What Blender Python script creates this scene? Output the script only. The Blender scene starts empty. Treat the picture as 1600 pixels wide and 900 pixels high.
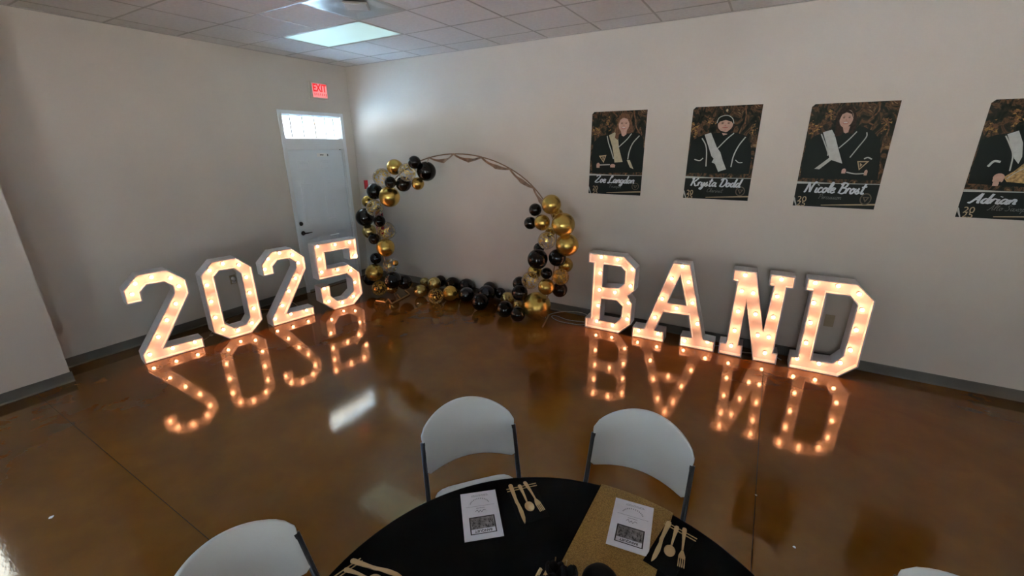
import bpy, bmesh, math, random
from math import sin, cos, pi, radians, sqrt, atan2, hypot
from mathutils import Vector, Matrix

random.seed(7)
scene = bpy.context.scene
COL = scene.collection

# ---------------------------------------------------------------- camera
PITCH, ROLL, YAW = 0.3195, -0.0062, -0.534
fw = Vector((sin(YAW) * cos(PITCH), cos(YAW) * cos(PITCH), -sin(PITCH)))
rt = Vector((cos(YAW), -sin(YAW), 0))
up = rt.cross(fw)
R_ = cos(ROLL) * rt + sin(ROLL) * up
U_ = -sin(ROLL) * rt + cos(ROLL) * up
cam = bpy.data.cameras.new('camera')
cam_ob = bpy.data.objects.new('camera', cam)
COL.objects.link(cam_ob)
M = Matrix((R_, U_, -fw)).transposed().to_4x4()
M.translation = Vector((5.6816, -4.8081, 2.0424))
cam_ob.matrix_world = M
cam.sensor_width = 36.0
cam.lens = 36.0 * 667.47 / 1600.0
cam.clip_start = 0.02
scene.camera = cam_ob

# ---------------------------------------------------------------- world, light, exposure
world = bpy.data.worlds.new('world')
scene.world = world
world.use_nodes = True
bg = world.node_tree.nodes['Background']
bg.inputs[0].default_value = (0.78, 0.91, 1.0, 1)
bg.inputs[1].default_value = 1.3
sun = bpy.data.lights.new('sun', 'SUN'); sun.energy = 30.0; sun.angle = 0.009; sun.color = (1.0, 0.975, 0.94)
sun_ob = bpy.data.objects.new('sun', sun); COL.objects.link(sun_ob)
sun_ob.rotation_euler = Vector((-0.30, -0.42, -1.0)).to_track_quat('-Z', 'Y').to_euler()

scene.view_settings.view_transform = 'Standard'
scene.view_settings.look = 'None'
scene.view_settings.gamma = 1.0
scene.view_settings.use_curve_mapping = False
scene.view_settings.exposure = 3.0

H = 3.178            # ceiling height
JX, JY = 0.3875, -3.869   # the jog of the left wall
BACKY, ENDX = -10.5, 11.0
# window and door openings: (name, wall, a0, a1, z0, z1)
WIN_JOG = (-5.7, -4.60, 1.0, 2.15)      # on x = JX, along y
WIN_BACK = [(5.7, 7.6, 0.30, 2.0)]   # on y = BACKY, along x
WIN_END = (-8.0, -7.1, 0.30, 2.0)        # on x = ENDX, along y

def portal(loc, size_x, size_y, normal):
    L = bpy.data.lights.new('window_portal', 'AREA')
    L.shape = 'RECTANGLE'; L.size = size_x; L.size_y = size_y
    L.cycles.is_portal = True
    o = bpy.data.objects.new('window_portal', L); COL.objects.link(o)
    o.location = loc
    o.rotation_euler = Vector(normal).to_track_quat('-Z', 'Z').to_euler()
    return o
portal((JX - 0.075, (WIN_JOG[0] + WIN_JOG[1]) / 2, (WIN_JOG[2] + WIN_JOG[3]) / 2), WIN_JOG[1] - WIN_JOG[0], WIN_JOG[3] - WIN_JOG[2], (1, 0, 0))
for a, b, c, d in WIN_BACK:
    portal(((a + b) / 2, BACKY - 0.075, (c + d) / 2), b - a, d - c, (0, 1, 0))
portal((ENDX + 0.075, (WIN_END[0] + WIN_END[1]) / 2, (WIN_END[2] + WIN_END[3]) / 2), WIN_END[1] - WIN_END[0], WIN_END[3] - WIN_END[2], (-1, 0, 0))
portal((-0.073, -0.69, 2.318), 0.88, 0.28, (1, 0, 0))

# ---------------------------------------------------------------- materials
def nodes_of(name):
    m = bpy.data.materials.new(name); m.use_nodes = True
    nt = m.node_tree; return m, nt, nt.nodes, nt.links, nt.nodes['Principled BSDF']

def mat(name, col, rough=0.5, metal=0.0, var=0.0, scale=8.0, bump=0.0, bscale=200.0, spec=0.5, emit=None, estr=0.0, coat=0.0, detail=4.0):
    m, nt, N, L, b = nodes_of(name)
    b.inputs['Base Color'].default_value = (*col, 1)
    b.inputs['Roughness'].default_value = rough
    b.inputs['Metallic'].default_value = metal
    b.inputs['Specular IOR Level'].default_value = spec
    b.inputs['Coat Weight'].default_value = coat
    tc = N.new('ShaderNodeTexCoord')
    n = N.new('ShaderNodeTexNoise'); n.inputs['Scale'].default_value = scale; n.inputs['Detail'].default_value = detail
    L.new(tc.outputs['Object'], n.inputs['Vector'])
    if var > 0:
        r = N.new('ShaderNodeValToRGB')
        lo = tuple(c * (1 - var) for c in col); hi = tuple(min(1, c * (1 + var)) for c in col)
        r.color_ramp.elements[0].color = (*lo, 1); r.color_ramp.elements[1].color = (*hi, 1)
        r.color_ramp.elements[0].position = 0.3; r.color_ramp.elements[1].position = 0.7
        L.new(n.outputs['Fac'], r.inputs['Fac']); L.new(r.outputs['Color'], b.inputs['Base Color'])
    if bump > 0:
        n2 = N.new('ShaderNodeTexNoise'); n2.inputs['Scale'].default_value = bscale; n2.inputs['Detail'].default_value = 3
        L.new(tc.outputs['Object'], n2.inputs['Vector'])
        bp = N.new('ShaderNodeBump'); bp.inputs['Strength'].default_value = bump; bp.inputs['Distance'].default_value = 0.003
        L.new(n2.outputs['Fac'], bp.inputs['Height']); L.new(bp.outputs['Normal'], b.inputs['Normal'])
    if emit:
        b.inputs['Emission Color'].default_value = (*emit, 1); b.inputs['Emission Strength'].default_value = estr
    return m

M_wall = mat('wall_paint', (0.62, 0.57, 0.515), 0.62, var=0.03, scale=1.5, bump=0.25, bscale=90, spec=0.35)
M_tile = mat('ceiling_tile_fibre', (0.70, 0.67, 0.66), 0.9, var=0.05, scale=30, bump=0.4, bscale=260, spec=0.1)
M_grid = mat('ceiling_grid_metal', (0.42, 0.39, 0.36), 0.45, spec=0.4)
M_base = mat('cove_base_rubber', (0.135, 0.13, 0.112), 0.55, var=0.06, scale=4)
M_white = mat('white_trim_paint', (0.76, 0.79, 0.83), 0.4, var=0.02, scale=3)
M_door = mat('white_door_paint', (0.78, 0.84, 0.90), 0.42, var=0.02, scale=3, bump=0.05, bscale=120)
M_bronze = mat('dark_bronze', (0.05, 0.045, 0.045), 0.3, metal=0.8)
M_dark = mat('dark_gap', (0.02, 0.02, 0.022), 0.7)
M_joint = mat('dusty_saw_cut', (0.045, 0.022, 0.010), 0.8)
M_alu = mat('brushed_aluminium', (0.45, 0.45, 0.45), 0.35, metal=0.9)
M_sill = mat('worn_grey_threshold', (0.22, 0.21, 0.20), 0.6, metal=0.2)
M_notice = mat('white_notice_card', (0.88, 0.88, 0.88), 0.5)
M_vent = mat('vent_metal', (0.36, 0.36, 0.36), 0.3, metal=0.6, var=0.05)
M_mwhite = mat('marquee_white_paint', (0.80, 0.77, 0.77), 0.5, var=0.03, scale=12, bump=0.1, bscale=60)
M_mface = mat('marquee_face_paint', (0.78, 0.74, 0.70), 0.55, var=0.03, scale=20)
M_black = mat('black_balloon_latex', (0.006, 0.007, 0.006), 0.10, spec=0.55)
M_gold = mat('gold_balloon_chrome', (0.66, 0.45, 0.12), 0.27, metal=0.9, var=0.06, scale=6)
M_olive = mat('pale_gold_balloon_chrome', (0.58, 0.47, 0.19), 0.24, metal=0.9, var=0.08, scale=6)
M_flake = mat('gold_flake', (0.75, 0.52, 0.16), 0.3, metal=0.95)
M_ring = mat('bronze_ring', (0.26, 0.17, 0.11), 0.35, metal=0.8)
M_ribbon = mat('rose_brown_ribbon', (0.31, 0.20, 0.135), 0.4, metal=0.3, var=0.3, scale=20)
M_goldbar = mat('gold_painted_bar', (0.50, 0.31, 0.13), 0.4, metal=0.5)
M_cloth = mat('black_tablecloth_fabric', (0.004, 0.004, 0.004), 0.95, spec=0.08, bump=0.2, bscale=900)
M_plastic = mat('white_chair_plastic', (0.60, 0.62, 0.62), 0.45, bump=0.12, bscale=300)
M_frame = mat('charcoal_chair_metal', (0.028, 0.031, 0.036), 0.35, metal=0.4)
M_paper = mat('white_paper', (0.70, 0.68, 0.73), 0.8, var=0.02, scale=30)
M_ink = mat('grey_ink', (0.13, 0.13, 0.15), 0.8)
M_inkd = mat('black_ink', (0.03, 0.025, 0.025), 0.8)
M_pic = mat('printed_photo_grey', (0.20, 0.18, 0.18), 0.7, var=0.6, scale=60)
M_nap = mat('black_napkin_paper', (0.006, 0.006, 0.006), 0.9, spec=0.1, bump=0.3, bscale=400)
M_cut = mat('gold_cutlery_plastic', (0.62, 0.43, 0.22), 0.28, metal=0.35)
M_stripe = mat('gold_foil_stripe', (0.52, 0.36, 0.16), 0.35, metal=0.5)
M_cable = mat('white_cable_pvc', (0.50, 0.46, 0.42), 0.5)
M_outlet = mat('beige_outlet_plastic', (0.40, 0.33, 0.22), 0.5)
M_nl = mat('clear_night_light_plastic', (0.62, 0.60, 0.58), 0.15, spec=0.8)
M_red = mat('red_paint', (0.42, 0.012, 0.02), 0.35)
M_signw = mat('white_sign_plastic', (0.62, 0.60, 0.60), 0.4)
M_exitbox = mat('cream_exit_housing', (0.55, 0.52, 0.46), 0.5)
M_exitface = mat('exit_lit_face', (0.7, 0.4, 0.4), 0.4, emit=(1.0, 0.20, 0.20), estr=0.09)
M_exitlet = mat('exit_red_letters', (0.6, 0.02, 0.02), 0.4, emit=(0.85, 0.012, 0.02), estr=0.1)
M_diff = mat('lit_diffuser', (0.6, 0.65, 0.65), 0.5, emit=(0.50, 0.86, 0.80), estr=0.075)
M_conc = mat('ground_blue_for_bounce', (0.33, 0.55, 0.78), 0.9, var=0.08, scale=2)  # blue put in so light bounced through the transom turns bluish
M_conc2 = mat('outdoor_concrete', (0.54, 0.54, 0.52), 0.9, var=0.1, scale=2)
M_leaf = mat('pale_green_leaf', (0.16, 0.24, 0.14), 0.6, var=0.3, scale=3)
M_bark = mat('grey_bark', (0.20, 0.16, 0.13), 0.9, var=0.3, scale=10)
M_petal = mat('black_fabric_petal', (0.007, 0.007, 0.008), 0.8, spec=0.2)
M_dome = mat('black_ornament', (0.006, 0.006, 0.006), 0.8, spec=0.12)
M_bulb = mat('lit_warm_bulb', (1, 0.8, 0.6), 0.3, emit=(1.0, 0.41, 0.20), estr=4.3)
M_socket = mat('grey_bulb_socket', (0.16, 0.15, 0.13), 0.45)
M_crumb = mat('white_paper_scrap', (0.7, 0.68, 0.64), 0.8)

def floor_material():
    m, nt, N, L, b = nodes_of('stained_polished_concrete')
    tc = N.new('ShaderNodeTexCoord')
    def noise(s, d, dist=0.0):
        n = N.new('ShaderNodeTexNoise'); n.inputs['Scale'].default_value = s; n.inputs['Detail'].default_value = d
        n.inputs['Distortion'].default_value = dist; L.new(tc.outputs['Object'], n.inputs['Vector']); return n
    a = noise(0.8, 4, 0.5); c = noise(6, 6, 0.4)
    r = N.new('ShaderNodeValToRGB'); e = r.color_ramp.elements
    e[0].position = 0.30; e[0].color = (0.115, 0.044, 0.0060, 1)
    e[1].position = 0.72; e[1].color = (0.215, 0.084, 0.0130, 1)
    x = e.new(0.5); x.color = (0.165, 0.064, 0.0090, 1)
    L.new(a.outputs['Fac'], r.inputs['Fac'])
    r2 = N.new('ShaderNodeValToRGB'); r2.color_ramp.elements[0].color = (0.75, 0.72, 0.7, 1); r2.color_ramp.elements[1].color = (1.15, 1.15, 1.1, 1)
    L.new(c.outputs['Fac'], r2.inputs['Fac'])
    mx = N.new('ShaderNodeMix'); mx.data_type = 'RGBA'; mx.blend_type = 'MULTIPLY'; mx.inputs[0].default_value = 1
    L.new(r.outputs['Color'], mx.inputs[6]); L.new(r2.outputs['Color'], mx.inputs[7])
    L.new(mx.outputs[2], b.inputs['Base Color'])
    rr = N.new('ShaderNodeMapRange'); rr.inputs[3].default_value = 0.03; rr.inputs[4].default_value = 0.12
    rn = noise(2.2, 2, 0.2); L.new(rn.outputs['Fac'], rr.inputs[0]); L.new(rr.outputs[0], b.inputs['Roughness'])
    b.inputs['IOR'].default_value = 1.85
    b.inputs['Specular Tint'].default_value = (1.0, 0.79, 0.55, 1)
    bn = noise(4, 1); bp = N.new('ShaderNodeBump'); bp.inputs['Strength'].default_value = 0.03; bp.inputs['Distance'].default_value = 0.012
    L.new(bn.outputs['Fac'], bp.inputs['Height'])
    mp = N.new('ShaderNodeMapping'); mp.inputs['Rotation'].default_value = (0, 0, 0.6); mp.inputs['Scale'].default_value = (26, 60, 1)
    L.new(tc.outputs['Object'], mp.inputs[0])
    fn = N.new('ShaderNodeTexNoise'); fn.inputs['Scale'].default_value = 1.0; fn.inputs['Detail'].default_value = 3; L.new(mp.outputs[0], fn.inputs['Vector'])
    bp2 = N.new('ShaderNodeBump'); bp2.inputs['Strength'].default_value = 0.05; bp2.inputs['Distance'].default_value = 0.004
    L.new(fn.outputs['Fac'], bp2.inputs['Height']); L.new(bp.outputs['Normal'], bp2.inputs['Normal']); L.new(bp2.outputs['Normal'], b.inputs['Normal'])
    return m
M_floor = floor_material()

def sequin_material():
    m, nt, N, L, b = nodes_of('gold_sequin_fabric')
    tc = N.new('ShaderNodeTexCoord')
    v = N.new('ShaderNodeTexVoronoi'); v.inputs['Scale'].default_value = 420
    L.new(tc.outputs['Object'], v.inputs['Vector'])
    r = N.new('ShaderNodeValToRGB')
    r.color_ramp.elements[0].color = (0.22, 0.11, 0.020, 1); r.color_ramp.elements[1].color = (0.46, 0.26, 0.06, 1)
    sp = N.new('ShaderNodeSeparateColor'); L.new(v.outputs['Color'], sp.inputs[0]); L.new(sp.outputs[0], r.inputs['Fac'])
    L.new(r.outputs['Color'], b.inputs['Base Color'])
    b.inputs['Metallic'].default_value = 0.35; b.inputs['Roughness'].default_value = 0.45
    bp = N.new('ShaderNodeBump'); bp.inputs['Strength'].default_value = 0.6; bp.inputs['Distance'].default_value = 0.002
    L.new(v.outputs['Distance'], bp.inputs['Height']); L.new(bp.outputs['Normal'], b.inputs['Normal'])
    return m
M_sequin = sequin_material()

def clear_material(name, trans, rough=0.03, haze=0.0, hcol=(0.85, 0.85, 0.85)):
    m, nt, N, L, b = nodes_of(name)
    out = N['Material Output']
    t = N.new('ShaderNodeBsdfTransparent'); t.inputs[0].default_value = (*trans, 1)
    g = N.new('ShaderNodeBsdfGlossy'); g.inputs['Roughness'].default_value = rough; g.inputs[0].default_value = (0.95, 0.95, 0.95, 1)
    lw = N.new('ShaderNodeLayerWeight'); lw.inputs[0].default_value = 0.28
    ml = N.new('ShaderNodeMath'); ml.operation = 'MULTIPLY'; ml.inputs[1].default_value = 0.55
    L.new(lw.outputs['Fresnel'], ml.inputs[0])
    mx = N.new('ShaderNodeMixShader')
    L.new(ml.outputs[0], mx.inputs[0]); L.new(t.outputs[0], mx.inputs[1]); L.new(g.outputs[0], mx.inputs[2])
    if haze > 0:
        df = N.new('ShaderNodeBsdfDiffuse'); df.inputs[0].default_value = (*hcol, 1)
        m2 = N.new('ShaderNodeMixShader'); pw = N.new('ShaderNodeMath'); pw.operation = 'MULTIPLY_ADD'; pw.inputs[1].default_value = 0.55; pw.inputs[2].default_value = haze * 0.5
        L.new(lw.outputs['Facing'], pw.inputs[0]); p2 = N.new('ShaderNodeMath'); p2.operation = 'POWER'; p2.inputs[1].default_value = 2.0
        L.new(pw.outputs[0], p2.inputs[0]); L.new(p2.outputs[0], m2.inputs[0])
        L.new(mx.outputs[0], m2.inputs[1]); L.new(df.outputs[0], m2.inputs[2]); mx = m2
    L.new(mx.outputs[0], out.inputs[0])
    return m
M_clear = clear_material('clear_balloon_film', (0.93, 0.93, 0.92), haze=0.10)
M_amber = clear_material('gold_tinted_balloon_film', (0.90, 0.80, 0.58), haze=0.10, hcol=(0.75, 0.6, 0.3))
M_glass = clear_material('window_glass', (0.96, 0.97, 0.97), 0.0)

def forest_material():
    m, nt, N, L, b = nodes_of('poster_woodland_print')
    tc = N.new('ShaderNodeTexCoord')
    mp = N.new('ShaderNodeMapping'); mp.inputs['Scale'].default_value = (9, 9, 5)
    L.new(tc.outputs['Object'], mp.inputs[0])
    n = N.new('ShaderNodeTexNoise'); n.inputs['Scale'].default_value = 1.3; n.inputs['Detail'].default_value = 6; n.inputs['Distortion'].default_value = 2.2
    L.new(mp.outputs[0], n.inputs['Vector'])
    r = N.new('ShaderNodeValToRGB'); e = r.color_ramp.elements
    e[0].position = 0.36; e[0].color = (0.008, 0.012, 0.009, 1)
    e[1].position = 0.68; e[1].color = (0.30, 0.18, 0.09, 1)
    x = e.new(0.48); x.color = (0.030, 0.028, 0.018, 1)
    y = e.new(0.54); y.color = (0.15, 0.075, 0.036, 1)
    z = e.new(0.60); z.color = (0.035, 0.022, 0.014, 1)
    L.new(n.outputs['Fac'], r.inputs['Fac']); L.new(r.outputs['Color'], b.inputs['Base Color'])
    b.inputs['Roughness'].default_value = 0.6; b.inputs['Specular IOR Level'].default_value = 0.2
    return m
M_forest = forest_material()
def ink(name, c): return mat(name, c, 0.6, spec=0.2)
P_cloth = ink('print_black_jacket', (0.010, 0.015, 0.013))
P_band = ink('print_dark_panel', (0.013, 0.017, 0.015))
P_sash = mat('print_cream_sash', (0.50, 0.44, 0.30), 0.6, spec=0.2, var=0.12, scale=25)
P_sashw = mat('print_white_sash', (0.50, 0.52, 0.50), 0.6, spec=0.2, var=0.10, scale=25)
P_pipe = ink('print_silver_piping', (0.45, 0.46, 0.43))
P_skin = mat('print_skin', (0.52, 0.33, 0.26), 0.6, spec=0.2, var=0.1, scale=30)
P_lip = ink('print_lips', (0.35, 0.09, 0.08))
P_tooth = ink('print_teeth', (0.62, 0.56, 0.52))
P_eye = ink('print_eye', (0.03, 0.02, 0.015))
P_hair1 = mat('print_auburn_hair', (0.15, 0.075, 0.04), 0.6, spec=0.2, var=0.4, scale=60)
P_hair2 = mat('print_dark_hair', (0.032, 0.018, 0.012), 0.6, spec=0.2, var=0.5, scale=60)
P_leaf = mat('print_orange_leaves', (0.33, 0.18, 0.06), 0.6, spec=0.2, var=0.6, scale=70)
P_root = mat('print_brown_roots', (0.17, 0.085, 0.045), 0.6, var=0.6, scale=50, spec=0.2)
P_text = ink('print_silver_lettering', (0.56, 0.60, 0.66))
P_thin = ink('print_faint_lettering', (0.16, 0.17, 0.16))
P_gold = ink('print_gold_lettering', (0.48, 0.36, 0.22))
P_seal = ink('print_dim_emblem', (0.12, 0.10, 0.07))
P_brass = mat('print_brass', (0.42, 0.28, 0.12), 0.6, spec=0.2, var=0.5, scale=60)

# ---------------------------------------------------------------- mesh helpers
def link_mesh(name, me, m, parent=None, loc=(0, 0, 0), rz=0.0, smooth=False):
    o = bpy.data.objects.new(name, me); COL.objects.link(o)
    if m is not None:
        for x in (m if isinstance(m, (list, tuple)) else [m]): me.materials.append(x)
    o.location = loc; o.rotation_euler = (0, 0, rz)
    if parent: o.parent = parent
    if smooth:
        for p in me.polygons: p.use_smooth = True
    return o

class MB:
    def __init__(self): self.v = []; self.f = []; self.m = []
    def box(self, a, b, mi=0):
        x0, y0, z0 = a; x1, y1, z1 = b; i = len(self.v)
        self.v += [(x0, y0, z0), (x1, y0, z0), (x1, y1, z0), (x0, y1, z0), (x0, y0, z1), (x1, y0, z1), (x1, y1, z1), (x0, y1, z1)]
        for q in ((0, 3, 2, 1), (4, 5, 6, 7), (0, 1, 5, 4), (1, 2, 6, 5), (2, 3, 7, 6), (3, 0, 4, 7)):
            self.f.append(tuple(i + k for k in q)); self.m.append(mi)
        return self
    def poly(self, pts, mi=0):
        i = len(self.v); self.v += [tuple(p) for p in pts]; self.f.append(tuple(range(i, i + len(pts)))); self.m.append(mi); return self
    def tube(self, pts, r, n=8, mi=0, closed=False, caps=True):
        pts = [Vector(p) for p in pts]; K = len(pts); i0 = len(self.v); prev = None
        rs = r if isinstance(r, (list, tuple)) else [r] * K
        for k, p in enumerate(pts):
            if closed: t = pts[(k + 1) % K] - pts[k - 1]
            else: t = pts[min(k + 1, K - 1)] - pts[max(k - 1, 0)]
            t.normalize()
            if prev is None:
                a = Vector((0, 0, 1)) if abs(t.z) < 0.9 else Vector((1, 0, 0))
                s = t.cross(a).normalized()
            else:
                s = (prev - t * prev.dot(t)).normalized()
            prev = s; w = t.cross(s)
            for q in range(n):
                an = 2 * pi * q / n
                self.v.append(tuple(p + (s * cos(an) + w * sin(an)) * rs[k]))
        for k in range(K if closed else K - 1):
            for q in range(n):
                a = i0 + k * n + q; b = i0 + k * n + (q + 1) % n
                c = i0 + ((k + 1) % K) * n + (q + 1) % n; d = i0 + ((k + 1) % K) * n + q
                self.f.append((a, b, c, d)); self.m.append(mi)
        if caps and not closed:
            self.f.append(tuple(i0 + q for q in range(n))[::-1]); self.m.append(mi)
            self.f.append(tuple(i0 + (K - 1) * n + q for q in range(n))); self.m.append(mi)
        return self
    def lathe(self, prof, n=24, c=(0, 0, 0), mi=0):
        i0 = len(self.v)
        for r, z in prof:
            for q in range(n):
                a = 2 * pi * q / n; self.v.append((c[0] + r * cos(a), c[1] + r * sin(a), c[2] + z))
        for k in range(len(prof) - 1):
            for q in range(n):
                a = i0 + k * n + q; b = i0 + k * n + (q + 1) % n
                self.f.append((a, b, b + n, a + n)); self.m.append(mi)
        if prof[0][0] > 1e-5: self.f.append(tuple(i0 + q for q in range(n))[::-1]); self.m.append(mi)
        if prof[-1][0] > 1e-5: self.f.append(tuple(i0 + (len(prof) - 1) * n + q for q in range(n))); self.m.append(mi)
        return self
    def mesh(self, name):
        me = bpy.data.meshes.new(name); me.from_pydata(self.v, [], self.f)
        for p, k in zip(me.polygons, self.m): p.material_index = k
        me.update(); return me
    def build(self, name, m, parent=None, loc=(0, 0, 0), rz=0.0, smooth=False, bevel=0.0, fix=True):
        me = self.mesh(name)
        if fix or bevel:
            bm = bmesh.new(); bm.from_mesh(me)
            if fix: bmesh.ops.recalc_face_normals(bm, faces=bm.faces)
            if bevel: bmesh.ops.bevel(bm, geom=[e for e in bm.edges if e.calc_face_angle(0) > 0.6], offset=bevel, segments=2, affect='EDGES', profile=0.5)
            bm.to_mesh(me); bm.free()
        return link_mesh(name, me, m, parent, loc, rz, smooth)

def tag(o, label, cat, group=None):
    o['label'] = label; o['category'] = cat
    if group: o['group'] = group
    return o
def thing(name, label, cat, loc=(0, 0, 0), rz=0.0, group=None):
    o = bpy.data.objects.new(name, None); COL.objects.link(o); o.empty_display_size = 0.1
    o.location = loc; o.rotation_euler = (0, 0, rz)
    return tag(o, label, cat, group)
def struct_root(name, loc=(0, 0, 0)):
    o = bpy.data.objects.new(name, None); COL.objects.link(o); o.location = loc; o['kind'] = 'structure'; return o
def struct(o): o['kind'] = 'structure'; return o
def bx(name, a, b, m, parent=None, bevel=0.0): return MB().box(a, b).build(name, m, parent, bevel=bevel)
def catmull(pts, n=6):
    P = [Vector(p) for p in pts]
    if len(P) < 3: return P
    P = [P[0] * 2 - P[1]] + P + [P[-1] * 2 - P[-2]]; out = []
    for i in range(1, len(P) - 2):
        for k in range(n):
            t = k / n; a, b, c, d = P[i - 1:i + 3]
            out.append(0.5 * ((2 * b) + (c - a) * t + (2 * a - 5 * b + 4 * c - d) * t * t + (3 * b - a - 3 * c + d) * t ** 3))
    out.append(P[-2]); return out

# ---------------------------------------------------------------- floor
fl = struct_root('floor')
bx('subfloor', (-0.15, BACKY - 0.15, -0.12), (ENDX + 0.15, 0.15, -0.012), M_joint, fl)
XJ, YJ = 5.90, -4.112
for x0, x1, g0, g1 in ((0, XJ, 0, 0.0025), (XJ, ENDX, 0.0025, 0)):
    for y0, y1, h0, h1 in ((BACKY, YJ, 0, 0.002), (YJ, 0, 0.002, 0)):
        bx('slab', (x0 + g0, y0 + h0, -0.014), (x1 - g1, y1 - h1, 0), M_floor, fl)

# ---------------------------------------------------------------- walls
T = 0.07
DY0, DY1, DZ = -1.192, -0.169, 2.522          # outer edge of the door trim
OY0, OY1, OZ = -1.150, -0.222, 2.478          # rough opening
w = MB()
w.box((-T, JY, 0), (0, OY0, H)).box((-T, OY1, 0), (0, T, H)).box((-T, OY0, OZ), (0, OY1, H))
struct(w.build('wall_left', M_wall))
a, b, c, d = WIN_JOG
w = MB().box((JX - T, BACKY, 0), (JX, a, H)).box((JX - T, b, 0), (JX, JY, H)).box((JX - T, a, 0), (JX, b, c)).box((JX - T, a, d), (JX, b, H))
w.box((-T, JY - T, 0), (JX - T, JY, H))
struct(w.build('wall_left_jog', M_wall))
struct(bx('wall_right', (0, 0, 0), (ENDX, T, H), M_wall))
a, b, c, d = WIN_END
w = MB().box((ENDX, BACKY, 0), (ENDX + T, a, H)).box((ENDX, b, 0), (ENDX + T, T, H)).box((ENDX, a, 0), (ENDX + T, b, c)).box((ENDX, a, d), (ENDX + T, b, H))
struct(w.build('wall_end', M_wall))
w = MB(); x = JX - T
for a, b, c, d in WIN_BACK:
    w.box((x, BACKY - T, 0), (a, BACKY, H)).box((a, BACKY - T, 0), (b, BACKY, c)).box((a, BACKY - T, d), (b, BACKY, H)); x = b
w.box((x, BACKY - T, 0), (ENDX, BACKY, H))
struct(w.build('wall_back', M_wall))

def cove(name, p0, p1, nrm):
    p0 = Vector(p0); p1 = Vector(p1); n = Vector(nrm); prof = [(0, 0), (0.014, 0), (0.010, 0.004), (0.005, 0.014), (0.004, 0.090), (0.002, 0.097), (0, 0.097)]
    m = MB()
    for p in (p0, p1):
        m.v += [tuple(p + n * d + Vector((0, 0, z))) for d, z in prof]
    K = len(prof)
    for k in range(K):
        m.f.append((k, (k + 1) % K, K + (k + 1) % K, K + k)); m.m.append(0)
    m.f.append(tuple(range(K))[::-1]); m.f.append(tuple(range(K, 2 * K))); m.m += [0, 0]
    return struct(m.build(name, M_base))
cove('baseboard_left', (0, JY, 0), (0, DY0, 0), (1, 0, 0))
cove('baseboard_left_corner', (0, DY1, 0), (0, -0.002, 0), (1, 0, 0))
cove('baseboard_right', (0.002, 0, 0), (ENDX, 0, 0), (0, -1, 0))
cove('baseboard_jog', (JX, BACKY, 0), (JX, JY + 0.012, 0), (1, 0, 0))
cove('baseboard_jog_return', (0, JY, 0), (JX, JY, 0), (0, 1, 0))

# ---------------------------------------------------------------- ceiling: grid of 2 x 2 ft lay-in tiles
ce = struct_root('ceiling')
bx('ceiling_deck', (-T, BACKY - T, H + 0.03), (ENDX + T, T, H + 0.15), M_tile, ce)
GX0, GY0, G = 0.272, -0.345, 0.61
xs = [0.0] + [GX0 + G * k for k in range(0, 12)]
ys = [0.0] + [GY0 - G * k for k in range(0, 8)]
tile_me = {}
def tile_mesh(wx, wy):
    key = (round(wx, 3), round(wy, 3))
    if key not in tile_me:
        e = 0.007
        m = MB(); m.box((e, e, 0), (wx - e, wy - e, 0.016))
        me = m.mesh('ceiling_tile'); bm = bmesh.new(); bm.from_mesh(me); bmesh.ops.recalc_face_normals(bm, faces=bm.faces); bm.to_mesh(me); bm.free()
        me.materials.append(M_tile); tile_me[key] = me
    return tile_me[key]
LIGHT_CELL = [(2, 2), (3, 2)]     # (ix, iy): x .882-2.102, y -.955 - -1.565
VENT_CELL = (4, 3)
for ix in range(len(xs) - 1):
    for iy in range(len(ys) - 1):
        if (ix, iy) in LIGHT_CELL or (ix, iy) == VENT_CELL: continue
        x0, x1 = xs[ix], xs[ix + 1]; y1, y0 = ys[iy], ys[iy + 1]
        t = bpy.data.objects.new('ceiling_tile', tile_mesh(x1 - x0, y1 - y0)); COL.objects.link(t)
        t.parent = ce; t.location = (x0, y0, H + random.uniform(0, 0.002))
m = MB(); gw = 0.008
xe, ye = xs[-1], ys[-1]
for x in xs[1:]:
    for iy in range(len(ys) - 1):
        if abs(x - xs[3]) < 1e-6 and iy == 2: continue
        m.box((x - gw, ys[iy + 1], H - 0.001), (x + gw, ys[iy], H + 0.025))
for y in ys[1:]: m.box((0, y - gw, H - 0.0012), (xe, y + gw, H + 0.024))
m.build('grid_bars', M_grid, ce)
bx('wall_angle', (0, -0.018, H - 0.004), (ENDX, 0, H + 0.001), M_grid, ce)
bx('wall_angle', (0, JY, H - 0.004), (0.018, 0, H + 0.001), M_grid, ce)
bx('ceiling_beyond', (xe, BACKY, H), (ENDX, 0, H + 0.02), M_tile, ce)
bx('ceiling_beyond', (0, BACKY, H), (xe, ye, H + 0.02), M_tile, ce)

t = thing('ceiling_light', 'glowing pale cyan troffer panel set in the tiled ceiling above the door', 'ceiling light', (xs[2] + 0.61, (ys[2] + ys[3]) / 2, H))
m = MB(); e = 0.010
hx, hy = 0.610 - e, 0.305 - e
m.box((-hx, -hy, -0.002), (hx, -hy + 0.014, 0.02)).box((-hx, hy - 0.014, -0.002), (hx, hy, 0.02)).box((-hx, -hy + 0.014, -0.002), (-hx + 0.014, hy - 0.014, 0.02)).box((hx - 0.014, -hy + 0.014, -0.002), (hx, hy - 0.014, 0.02))
m.build('light_frame', M_grid, t)
bx('diffuser', (-hx + 0.014, -hy + 0.014, 0.004), (hx - 0.014, hy - 0.014, 0.010), M_diff, t)

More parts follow.
